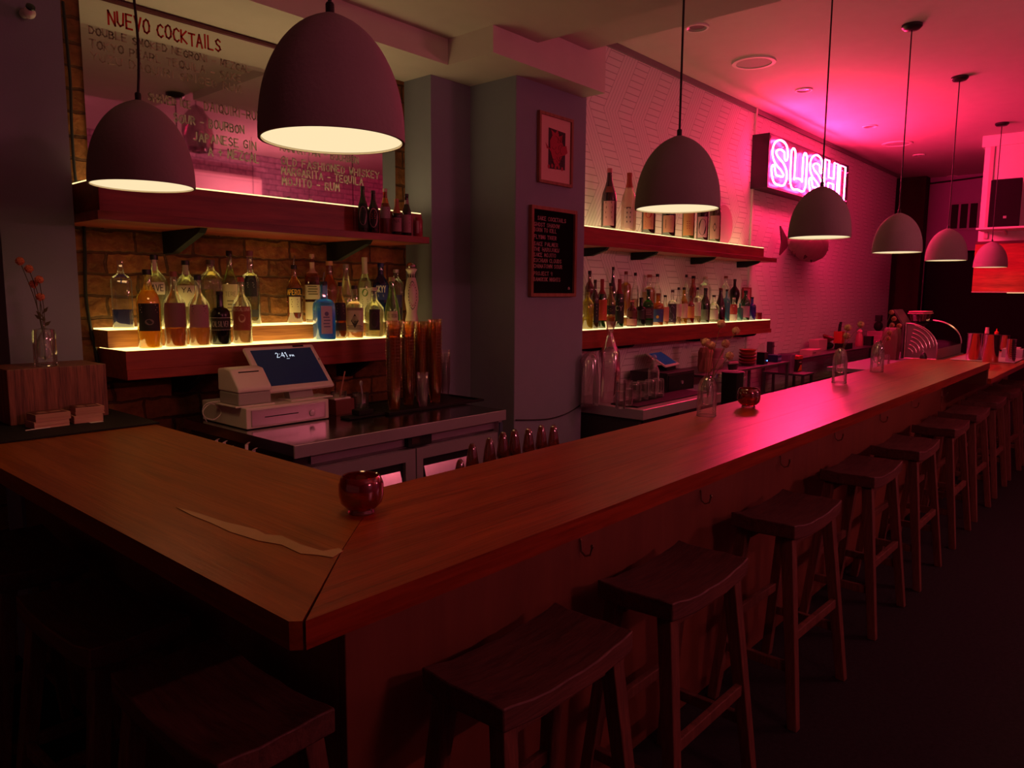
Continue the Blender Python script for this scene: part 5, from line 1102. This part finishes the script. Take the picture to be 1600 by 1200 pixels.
t, q = item('frying_pan', 'black round pan with pink rim in front of the orange bowls', 'pan', 1146, 2.86, tz+.0005); Rp = 18*mpp(q)
MB().lathe([(Rp*.8, 0), (Rp, .05), (Rp*1.01, .052), (Rp*.96, .05), (Rp*.75, .008), (.001, .007)], n=28, sy=.30).build('pan_body', m_black, t, smooth=True); MB().lathe([(Rp*.98, .053), (Rp*.9, .068), (.02, .072)], n=28, sy=.30).build('lid', cm('#a06880', .4), t, smooth=True)
t, q = item('standing_plate', 'round pale pink plate standing on edge behind the bowls', 'plate', 1186, 3.03, tz+.0005); Rp = 15*mpp(q)
MB().lathe([(Rp*.6, 0), (Rp, .014), (Rp, .018), (Rp*.6, .005)], n=32, tf=Matrix.Translation((0, 0, Rp+.0)) @ Matrix.Rotation(PI/2, 4, 'X')).build('plate_body', m_wplast, t, smooth=True)
for (nm, lb, cat, px, Y, w_, hpx, dpt, c) in (('paper_bag', 'crumpled brown paper bag with leaves at the end of the steel table', 'bag', 1102, 2.95, 20, 44, .10, '#a0605a'), ('plastic_tub', 'stacked pale pink plastic tub with lid beside the paper bag', 'tub', 1121, 3.00, 20, 36, .12, '#c88a98'),
                                     ('box', 'small black box with a blue indicator light on the steel table', 'box', 1191, 2.88, 14, 22, .08, '#14101a'), ('box', 'blue glossy box at the right end of the steel table', 'box', 1209, 2.90, 16, 13, .12, '#2a2a6a'),
                                     ('paper_towel_case', 'tall grey-violet case standing behind the blue box', 'case', 1203, 3.0, 8, 34, .06, '#5a3a5a')):
    t, q = item(nm, lb, cat, px, Y, tz+.0005); W_ = w_*mpp(q)*1.05; h_ = hpx*mpp(q)*.9
    if nm == 'paper_bag':
        MB().lathe([(W_*.45, 0), (W_*.5, h_*.2), (W_*.46, h_*.6), (W_*.5, h_*.8), (W_*.40, h_*.98)], n=14, sq=.25, wob=.08).build('bag_body', cm(c, .8), t)
        m = MB()
        for k in range(9): a = k*.7; o_ = Vector((.02*math.cos(a), .02*math.sin(a), h_*.98)); d = Vector((math.cos(a)*.5, math.sin(a)*.3, 1)).normalized(); m.add([o_, o_+d*.05+Vector((.015, 0, 0)), o_+d*.10, o_+d*.05-Vector((.015, 0, 0))], [(0, 1, 2, 3)])
        m.build('leaves', cm('#7a5a3a', .8), t)
    elif nm == 'plastic_tub':
        MB().lathe([(W_*.42, 0), (W_*.48, h_*.42), (W_*.5, h_*.44), (W_*.5, h_*.5)], n=24).build('tub_body', cm(c, .4), t, smooth=True)
        MB().lathe([(W_*.40, h_*.505), (W_*.46, h_*.9), (W_*.49, h_*.92), (W_*.49, h_)], n=24).build('upper_tub', cm('#b87088', .4), t, smooth=True)
    else:
        MB().box(-W_/2, W_/2, -dpt/2, dpt/2, 0, h_).build('box_body', cm(c, .35), t, bevel=.004)
        if 'blue indicator' in lb: MB().blob((W_*.2, -dpt/2-.003, h_*.3), .006, 8).build('indicator_light', emit('blue_led', (.1, .3, 1), 4), t)
        elif 'blue glossy' in lb: MB().box(-W_/2+.01, W_/2-.01, -dpt/2-.0015, -dpt/2-.0004, h_*.3, h_*.6).build('printed_band', cm('#8a8ac8', .4), t)
        else: MB().box(-W_/2-.001, W_/2+.001, -dpt/2-.002, -dpt/2-.0003, h_*.7, h_*.8).build('band', cm('#2a1a2a', .4), t)
# low shelf with violet bin and soup tin box
la, lb2 = tb_+.02, aty(1266, 583, 2.70).x; lz = aty(1240, 587, 2.70).z
table('steel_table', 'low steel table holding the violet bin and the orange-black box', la, lb2, lz, 2.66, 3.1, shelf=.3)
t, q = item('storage_bin', 'translucent violet storage bin on the low steel table', 'bin', 1229, 2.86, lz+.0005); W_ = 21*mpp(q); h_ = aty(1229, 553, 2.86).z-lz
MB().lathe([(W_*.5, 0), (W_*.54, h_*.93), (W_*.57, h_*.94), (W_*.57, h_), (W_*.53, h_), (W_*.5, h_*.1), (.001, h_*.09)], n=32, sq=.6).build('bin_body', glass('violet_plastic', (.6, .4, .6), .1, .2, .6, (.45, .22, .42)), t, smooth=True)
t, q = item('cardboard_box', 'box with red top and orange and black printed front', 'box', 1250, 2.80, lz+.0005); W_ = 20*mpp(q); h_ = aty(1250, 556, 2.80).z-lz
MB().box(-W_*.45, W_*.55, 0, .2, 0, h_*.78).build('box_body', cm('#2a1418', .5), t, bevel=.002); MB().box(-W_*.46, W_*.56, -.005, .205, h_*.785, h_).build('lid', cm('#c83a2a', .5), t, bevel=.002)
m = MB(); m.add([(-W_*.40, -.001, h_*.05), (W_*.50, -.001, h_*.05), (W_*.50, -.001, h_*.42), (W_*.15, -.001, h_*.42)], [(0, 1, 2, 3)]); m.build('orange_panel', cm('#d0602a', .5), t)
m = MB(); pen(m, 'RICE'[:0]+'SOUP'[:0]+'---', -W_*.15, W_*.5, h_*.52, h_*.15, -.0006, .006); m.build('white_stripes', cm('#c8a0a8', .5), t)
for k, (px, hh_) in enumerate(((1222, 15), (1231, 10), (1238, 10))):
    t, q = item('steel_cup', 'small steel cup on the under shelf, %s of three' % ('left', 'middle', 'right')[k], 'cup', px+6, 2.97+.005*k, .3005, group='small steel cups'); R = 4*mpp(q)
    MB().lathe([(R*.8, 0), (R, hh_*.006), (R*.9, hh_*.006), (R*.7, .004)], n=16).build('cup_body', m_steel, t, smooth=True)
# second long steel table with boxes, knives, jars
sa, sb = aty(1243, 554, 2.86).x, aty(1378, 535, 2.86).x+.8; sz = aty(1274, 556, 2.86).z
sa = max(sa, lb2+.02)
table('steel_table', 'long steel table along the panelled wall, second beyond the pillar', sa, sb, sz, 2.86, YW-.02, shelf=.5)
def boxi(nm, lb, cat, px, Y, w_, hpx, dpt, c, z=None, extra=None, rz=0):
    t, q = item(nm, lb, cat, px, Y, (sz if z is None else z)+.0005, rz=rz); m_ = mpp(q); W_ = w_*m_*1.2; h_ = hpx*m_*.95
    MB().box(-W_/2, W_/2, -dpt/2, dpt/2, 0, h_).build('box_body', cm(c, .5), t, bevel=.003)
    return t, W_, h_
px_ = aty(1262, 550, 2.96)
t, W_, h1_ = boxi('carton', 'flat white carton with a grey printed mark on the long steel table', 'box', 1266, 2.95, 36, 10, .14, '#c8909c')
m = MB(); pen(m, '#'[:0]+'-----', -W_*.42, W_*.3, h1_*.25, h1_*.5, -.0712, .010); m.build('print', cm('#6a3048', .6), t)
boxi('carton', 'white carton behind and above the printed flat carton', 'box', 1277, 3.12, 34, 20, .12, '#d098a8')
t, q = item('red_bowl', 'dark red tilted bowl on a black cloth by the knife block', 'bowl', 1290, 3.1, sz+.10); R = 10*mpp(q)
MB().lathe([(R*.4, 0), (R*.95, R*.7), (R, R*.95), (R*.92, R*.95), (R*.3, R*.15)], n=26, tf=Matrix.Rotation(.35, 4, 'X')).build('bowl_body', cm('#7a1c28', .35), t, smooth=True)
t2, q = item('folded_cloth', 'heap of black cloth under the red bowl', 'cloth', 1300, 3.08, sz+.0005); 
MB().blob((-.12, .03, .048), .05, 16, (2.6, 1.4, .92), spike=.12).build('cloth', m_blackm, t2, smooth=True)
t, q = item('knife_block', 'orange knife block with black-handled knives', 'knife block', 1309, 3.02, sz+.075); m_ = mpp(q); h_ = 20*m_; W_ = 13*m_*1.1
kb_ = MB().box(-W_/2, W_/2, -.05, .05, 0, h_).build('block', cm('#c8402e', .5), t, bevel=.003)
for k in range(4): MB().bar((-W_*.35+W_*.22*k, 0, h_), (-W_*.38+W_*.22*k, -.01, h_+(13+3*(k % 2))*m_), .016, .02, .012, .014).build('knife_handle', m_black, t, bevel=.002)
bs_ = thing('black_case', 'black case the knife block stands on', 'case', (q.x, 3.0, sz+.0005)); MB().box(-.07, .2, -.09, .05, 0, .073).build('case_body', m_blackm, bs_, bevel=.004)
t, q = item('jar', 'pink rounded jar with sloping lid right of the knife block', 'jar', 1341, 2.98, sz+.0005); R = 6*mpp(q)
MB().lathe([(R, 0), (R*1.1, R), (R*.95, R*3), (R*.6, R*3.8)], n=20).build('jar_body', cm('#b06070', .35), t, smooth=True); MB().lathe([(R*.7, R*3.82), (R*.8, R*4.3), (.01, R*4.9)], n=20).build('lid', cm('#d08a98', .35), t, smooth=True)
boxi('black_pot', 'black square pot beside the pink jar', 'pot', 1354, 2.96, 12, 17, .12, '#120a10')
for lv in range(3):
    t, W_, h_ = boxi('food_crate', 'white food crate, %s of three stacked at the table end' % ('bottom', 'middle', 'top')[lv], 'crate', 1367, 3.0, 17, 7.5, .2, '#b06a88', z=sz+lv*7.5*.95*mpp(aty(1367, 530, 3.0))+.001*lv)
    MB().box(-W_/2-.004, W_/2+.004, -.104, .104, h_*.82, h_*.96).build('rim', cm('#c07a98', .5), t)
t, q = item('coffee_grinder', 'black grinder with square hopper on top of the white crates', 'grinder', 1369, 3.0, sz+3*7.5*.95*mpp(aty(1367, 530, 3.0))+.004); m_ = mpp(q)
MB().blob((0, 0, 8*m_), 9*m_, 16, (1, .8, .95)).build('grinder_body', m_blackm, t, smooth=True); MB().box(-5*m_, 5*m_, -.04, .04, 16*m_, 27*m_).build('hopper', m_black, t, bevel=.004)

# ------------------------------------------------------------------ prep counter with cutting boards and display case
pa_, pb2 = 7.35, 10.38; pz = .885
pc = thing('prep_counter', 'low white-topped prep counter behind the far bar', 'counter', (pa_, 1.76, 0))
MB().box(0, pb2-pa_, 0, .62, pz-.04, pz).build('counter_top', mat('pale_worktop', (.26, .2, .25), .35), pc, bevel=.003)
MB().box(.04, pb2-pa_-.02, .04, .58, 0, pz-.041).build('cabinet', mat('dark_cabinet', (.05, .035, .045), .5), pc)
xc0 = 8.95
ye0, ye1 = atx(1464, 550, xc0).y, atx(1413, 550, xc0).y; ze1 = atx(1417, 506, xc0).z
dc = thing('sushi_display_case', 'refrigerated sushi display case with curved glass and louvred steel end', 'display case', (xc0, ye0, pz+.008)); D_, H_ = ye1-ye0, ze1-pz
zb_l = H_*.30
m_case = mat('case_steel', (.26, .22, .22), .35, .6)
endp = [(0, 0), (D_, 0), (D_, H_)]+[(D_-D_*math.sin(a), zb_l+(H_-zb_l)*math.cos(a)) for a in [PI/2*k/10 for k in range(1, 11)]]
MB().prism(endp, 0, .03, 'x').build('end_panel', m_case, dc, bevel=.002)
mL = MB()
for k in range(7):
    r_ = .92-.115*k
    pts = [(-.008, D_*.93-(D_*.90)*r_*math.sin(a), zb_l*1.05+(H_-zb_l)*r_*math.cos(a)-.012*k) for a in [PI*.08+PI*.40*j/10 for j in range(11)]]
    mL.tube(pts, .006, 6)
mL.build('louvres', mat('louvre_steel', (.75, .6, .6), .25, .9), dc, smooth=True)
mE = MB().tube([(-.006, p[0], p[1]) for p in endp], .007, 6, closed=True); mE.build('edge_trim', mat('louvre_steel', (.75, .6, .6), .25, .9), dc, smooth=True)
Lc = 1.28
MB().box(.031, Lc, 0, D_, 0, zb_l).build('case_base', m_steel, dc, bevel=.002)
cg = MB(); arc = [(D_-D_*math.sin(a), zb_l+(H_-zb_l)*math.cos(a)) for a in [PI/2*k/12 for k in range(13)]]
for (ya, za_), (yb2, zb3) in zip(arc, arc[1:]): cg.add([(.031, ya, za_), (Lc-.02, ya, za_), (Lc-.02, yb2, zb3), (.031, yb2, zb3)], [(0, 1, 2, 3)])
cg.build('curved_glass', glass('case_glass', (.45, .38, .42), .5, .05), dc, smooth=True)
MB().tube([(Lc-.01, a, b) for a, b in arc], .009, 6).build('glass_edge', mat('louvre_steel', (.75, .6, .6), .25, .9), dc, smooth=True)
MB().box(.031, Lc, D_-.02, D_, zb_l+.001, H_).build('back_panel', m_blackm, dc)
MB().lathe([(.04, 0), (.05, .02), (.045, .04)], n=18, c=(.5, D_*.45, zb_l+.001)).build('tray_dome', m_steel, dc, smooth=True)
# leaning lid, grey bin and tubs by the display case
t = thing('leaning_board', 'dark board with bright edge leaning at the left of the display case', 'board', (xc0-.02, ye1+.012, pz+.0005)); 
zt_b = atx(1399, 484, xc0).z-pz; dyb = atx(1399, 500, xc0).y-ye1
MB().prism([(.0, H_*.95), (dyb, zt_b), (dyb+.02, zt_b), (.02, H_*.93), (.02, 0), (0, 0)], 0, .35, 'x').build('board_body', mat('dark_board', (.07, .05, .055), .4), t, bevel=.002)
t = thing('grey_bin', 'tall rounded grey-brown bin standing left of the display case', 'bin', (xc0-.22, ye1+.08, pz+.0005)); hb_ = atx(1400, 512, xc0-.2).z-pz
MB().lathe([(.075, 0), (.085, hb_*.7), (.075, hb_*.95), (.06, hb_)], n=24, sq=.4).build('bin_body', cm('#5a3a34', .5), t, smooth=True)
zt_c = pz+H_+.017
t = thing('food_tub', 'clear food tub with lettuce and pink lids on top of the display case', 'food tub', (xc0+.62, atx(1438, 500, xc0+.62).y, zt_c))
wt = .48; zt1 = atx(1430, 486, xc0+.35).z-zt_c
MB().open_lathe([(.0005, .003), (wt*.36, .003), (wt*.44, zt1*.72)], n=32, sq=.5, sy=.40).build('tub_body', glass('tub_plastic', (.7, .55, .5), .3, .1, .3, (.3, .16, .12)), t, smooth=True)
MB().blob((0, 0, zt1*.35), zt1*.33, 18, (2.4, 1.05, 1), spike=.35).build('salad', cm('#4a3a20', .8), t)
MB().lathe([(wt*.47, zt1*.725), (wt*.47, zt1*.79)], n=32, sq=.5, sy=.45).build('lid', cm('#d890a8', .35), t, smooth=True)
MB().lathe([(wt*.42, zt1*.795), (wt*.42, zt1*.88)], n=32, sq=.5, sy=.45).build('upper_tub', cm('#5a2838', .4), t, smooth=True)
MB().lathe([(wt*.44, zt1*.885), (wt*.44, zt1*.96)], n=32, sq=.5, sy=.45).build('upper_lid', cm('#d890a8', .35), t, smooth=True)
# glass mugs on the prep counter, seen behind the bar vases
for k, (px, Y, ptp) in enumerate(((1371, 1.9, 556),)):
    q = aty(px, 575, Y); t = thing('glass_pitcher', ('glass pitcher behind the farthest vase', 'glass mug peeking over the bar beside the middle vase')[k], 'pitcher', (max(q.x, pa_+.08), Y, pz+.0005), group='glass pitchers behind the bar'); h_ = max(.06, aty(px, ptp, Y).z-pz); R = .055
    MB().open_lathe([(.001, .004), (R*.9, .004), (R, h_*.5), (R*.9, h_)], n=24).build('glass_body', CLEAR, t, smooth=True); MB().tube([(-R, 0, h_*.85), (-R-.035, 0, h_*.8), (-R-.04, 0, h_*.4), (-R, 0, h_*.25)], .006, 8).build('handle', CLEAR, t, smooth=True)
t = thing('soap_bottle', 'small dark pump bottle at the foot of the display case', 'bottle', (xc0-.3, 1.83, pz+.0005))
MB().lathe([(.03, 0), (.035, .05), (.02, .09), (.01, .10)], n=18).build('bottle_body', m_black, t, smooth=True); MB().tube([(0, 0, .1), (0, 0, .125), (-.04, 0, .128)], .006, 8).build('pump', m_steel, t, smooth=True)

# ------------------------------------------------------------------ tray with steel canisters on the lower counter
tcq = (8.75, 1.18); zt_ = .946
t = thing('serving_tray', 'long steel tray with canisters on the lower counter', 'tray', (8.72, 1.24, zt_)); MB().box(-.42, .95, -.25, .28, 0, .012).build('tray_body', m_steel, t, bevel=.004)
def canister(px, ptp, w_, Y, lb, grp, m, nm='steel_canister', cat='canister', perf=False, zb9=zt_+.0125):
    q = aty(px, 545, Y); R = w_/2*mpp(q); h_ = aty(px, ptp, Y).z-zb9
    t = thing(nm, lb, cat, (q.x, Y, zb9), group=grp)
    MB().lathe([(R*.97, 0), (R, .004), (R, h_-.008), (R*1.04, h_-.004), (R*1.04, h_), (R*.96, h_), (R*.94, h_*.2), (.001, h_*.19)], n=32).build('canister_body', m, t, smooth=True)
    if perf:
        m2 = MB()
        for i in range(8):
            for j in range(9): a = -PI+PI*j/9+.15; m2.blob((R*math.cos(a), R*math.sin(a), h_*.12+h_*.1*i), .004, 6)
        m2.build('perforation', m_blackm, t)
    return t
canister(1523, 521, 26, 1.33, 'round steel canister, left one on the tray', 'round steel canisters on the tray', m_can)
canister(1549, 523, 25, 1.16, 'round steel canister, middle one on the tray', 'round steel canisters on the tray', m_can)
canister(1568, 524, 17, 1.33, 'round steel canister half hidden behind the perforated cup', 'round steel canisters on the tray', m_can)
canister(1580, 530, 16, 1.04, 'perforated steel utensil cup at the right of the tray', None, m_can, perf=True, nm='utensil_cup', cat='cup')
for k, (px, ptp, c, lb) in enumerate(((1540, 512, '#d8a8a8', 'white-capped squeeze bottle behind the canisters'), (1555, 514, '#d8402a', 'orange-red pointed squeeze bottle behind the canisters'))):
    q = aty(px, 545, 1.31-.02*k); t = thing('squeeze_bottle', lb, 'squeeze bottle', (q.x, 1.31-.02*k, zt_+.0125), group='squeeze bottles'); h_ = aty(px, ptp, 1.31-.02*k).z-zt_-.0125
    MB().lathe([(.022, 0), (.024, .01), (.024, h_*.72), (.018, h_*.8)], n=18).build('bottle_body', cm('#8a4a4a', .4), t, smooth=True); MB().lathe([(.019, h_*.8), (.019, h_*.88), (.016 if k == 0 else .007, h_*.9), (.016 if k == 0 else .003, h_)], n=16).build('nozzle', cm(c, .4), t, smooth=True)
q = aty(1595, 550, 1.02); t = thing('napkin_box', 'dark metal napkin box at the right picture edge of the tray counter', 'box', (q.x+.07, 1.02, .946)); MB().box(-.09, .06, -.02, .16, 0, .10).build('box_body', m_steel, t, bevel=.004); MB().box(-.06, .03, .01, .13, .1005, .115).build('napkins', m_wplast, t)

# ------------------------------------------------------------------ far wall pieces
xs_ = XEND-.002
mv = MB(); vz1, vz0 = atx(1500, 316, xs_).z, atx(1500, 360, xs_).z
vy1, vy0 = atx(1484, 320, xs_).y, atx(1532, 320, xs_).y
vt = thing('vent_grille', 'three-pane dark vent high on the violet end wall', 'vent', (XEND, vy0, vz0)); VW, VH = vy1-vy0, vz1-vz0
fm = MB().box(-.02, -.001, 0, VW, 0, .03).box(-.02, -.001, 0, VW, VH-.03, VH)
for k in range(4): fm.box(-.02, -.001, (VW-.03)*k/3, (VW-.03)*k/3+.03, .03, VH-.03)
fm.build('frame', mat('door_casing', (.3, .2, .3), .6), vt); MB().box(-.008, -.002, .03, VW-.03, .03, VH-.03).build('panes', m_blackm, vt)
def sec_cam(lb, loc, r, rzv=0):
    t = thing('security_camera', lb, 'security camera', loc, rzv, 'security cameras')
    MB().lathe([(r*.75, 0), (r*.8, .01), (r*.6, .04)], n=24, tf=Matrix.Rotation(PI/2, 4, 'X')).build('mount', m_wplast, t, smooth=True)
    MB().blob((0, -.05-r*.6, -.01), r, 20).build('camera_body', m_wplast, t, smooth=True)
    MB().lathe([(r*.75, 0), (r*.72, r*.25), (r*.3, r*.4)], n=20, tf=Matrix.Translation((0, -.05-r*1.35, r*.25)) @ Matrix.Rotation(PI/2-.5, 4, 'X')).build('lens_cover', m_black, t, smooth=True)
    return t
q = aty(37, 22, 3.4); sec_cam('white security camera with dark lens high on the left pier', (q.x, 3.399, q.z), 10.5*mpp(q))
q = atx(1431, 294, XEND); sec_cam('small security camera high in the far corner', (XEND-.001, q.y, q.z), 4.5*mpp(q), -PI/2)
# loudspeaker on its bracket shelf, wood hood with light below
xp = XK-.34
sy1, sy0 = atx(1547, 300, xp).y, atx(1597, 300, xp).y; sz1, sz0 = atx(1560, 280, xp).z, atx(1560, 355, xp).z
sb2 = thing('speaker_shelf', 'small white bracket shelf under the black loudspeaker', 'shelf', (XK-.002, (sy0+sy1)/2, sz0-.025)); 
MB().box(-.42, -.03, -.26, .25, 0, .022).build('shelf_board', m_white, sb2, bevel=.003); MB().prism([(-.03, -.001), (-.3, -.001), (-.03, -.045)], -.01, .01, 'y').build('bracket', m_white, sb2)
sp_ = thing('loudspeaker', 'big black loudspeaker on the white bulkhead at the right', 'loudspeaker', (xp, sy0, sz0)); SWd, SHt2 = sy1-sy0, sz1-sz0
MB().prism([(0, 0), (.25, .04), (.25, SWd-.01), (.0, SWd)], 0, SHt2, 'z').build('cabinet', m_blackm, sp_, bevel=.012); MB().box(-.004, -.0005, SWd*.02, SWd*.97, .015, SHt2-.015).build('grille', mat('speaker_grille', (.01, .008, .01), .8, bump=.4, bscale=600), sp_)
MB().box(-.006, -.0045, SWd*.42, SWd*.52, SHt2*.18, SHt2*.23).build('badge', m_steel, sp_)
hx = XK-.11; hy1 = atx(1521, 420, hx).y; hz1, hz0 = atx(1530, 379, hx).z, atx(1530, 457, hx).z
hd = thing('wood_hood', 'orange-red wood panelled hood with a lit lower edge', 'hood', (hx, -.6, hz0)); HL = hy1+.6
MB().box(0, .105, 0, HL, .012, hz1-hz0).build('hood_body', wood('hood_wood', '#c84a34', '#8a2a1e', 'Y', 1.2, .5, 12, .05), hd, bevel=.003)
MB().box(-.008, .0, -.0, HL, hz1-hz0-.02, hz1-hz0+.01).build('top_trim', cm('#5a2030', .5), hd)
MB().box(-.008, .03, -.0, HL, 0, .011).build('bottom_trim', cm('#c89aa0', .4), hd)
MB().box(.035, .10, .05, HL-.35, -.006, .0).build('strip_light', emit('warm_strip', (1, .55, .25), 1.6), hd)
# cables
def cable(lb, pts, r=.006, m=m_cord):
    o = Vector(pts[0]); t = thing('cable', lb, 'cable', o); 
    P3 = [Vector(p)-o for p in pts]; xs2 = crom([(p.x, p.z) for p in P3], 4); ys2 = crom([(p.y, 0) for p in P3], 4)
    MB().tube([(a.x, b.x, a.y) for a, b in zip(xs2, ys2)], r, 6).build('cable', m, t, smooth=True)
Yc = YB-.015
cable('black cable hanging down the bricks between pier and mirror', [aty(x, y, Yc) for x, y in ((98, 2), (104, 60), (110, 130), (112, 200), (118, 280), (130, 330))], .006)
cable('black cable running down the bricks beside the bottle shelf', [aty(x, y, Yc) for x, y in ((131, 350), (133, 400), (134, 460), (141, 510), (150, 550), (160, 600), (168, 640))], .007)
cable('thin dark cable drooping across the pillar above the bar', [aty(x, y, YC-.008) for x, y in ((806, 656), (830, 656), (860, 654), (888, 645), (911, 630))], .004)
cable('pale wires hanging in the far corner behind the pendants', [atx(x, y, XEND-.02) for x, y in ((1444, 285), (1432, 340), (1424, 370), (1422, 400), (1410, 440), (1402, 480))], .012, cm('#5a2a44', .6))
cable('dark wire along the top of the end wall', [atx(x, y, XEND-.02) for x, y in ((1432, 290), (1460, 286), (1500, 281), (1536, 276))], .014)
# dark plug strip below the bottle shelf
# ------------------------------------------------------------------ fish mount on the wall
YFs = YW-.13; q = aty(1262, 380, YFs); m_ = mpp(q)
fs = thing('mounted_fish', 'pale puffer fish mount on the pink wall under the sign', 'mounted fish', (q.x, YW-.001, q.z))
mf = mat('fish_skin', (.30, .17, .17), .55, var=.25, scale=14)
def FP(px, py, dy=0): v = aty(px, py, YFs+dy); return Vector((v.x-q.x, v.y-YW+.001, v.z-q.z))
Lf = (FP(1288, 378)-FP(1229, 376)).length
prof_f = [(.001, 0), (.035, .02), (.05, .10), (.10, .28), (.145, .48), (.15, .66), (.12, .84), (.06, .96), (.02, 1.0)]
mbf = MB().lathe([(r*Lf/.86, z*Lf) for r, z in prof_f], n=28, sy=.70, tf=Matrix.Translation(FP(1229, 376)) @ Matrix.Rotation(PI/2, 4, 'Y'))
mbf.build('body', mf, fs, smooth=True)
tl_ = [FP(1219, 353), FP(1229, 372), FP(1232, 380), (FP(1228, 388)), FP(1218, 399), FP(1221, 378)]
MB().prism([(p.x, p.z) for p in tl_], FP(1229, 376).y-.008, FP(1229, 376).y+.008, 'y').build('tail_fin', cm('#4a1c28', .6), fs)
MB().prism([(FP(x, y).x, FP(x, y).z) for x, y in ((1252, 392), (1248, 405), (1256, 400), (1260, 410), (1263, 398), (1270, 404), (1268, 392))], -.19, -.18, 'y').build('pectoral_fin', cm('#3a1420', .6), fs)
msp = MB(); rr = random.Random(5)
for k in range(26):
    p = FP(1236+rr.random()*44, 388+rr.random()*9, rr.uniform(-.05, .05)); d = Vector((rr.uniform(-.2, .3), rr.uniform(-.4, .1), -1)).normalized()*.045
    msp.tube([p, p+d], .005, 5, r1=.0008)
msp.build('spines', cm('#6a3038', .6), fs)
MB().blob(FP(1276, 370, -.075), .018, 10).build('eye', m_black, fs, smooth=True); MB().tube([FP(1287, 384), FP(1294, 391)], .005, 5).build('beak', cm('#6a3038', .5), fs)
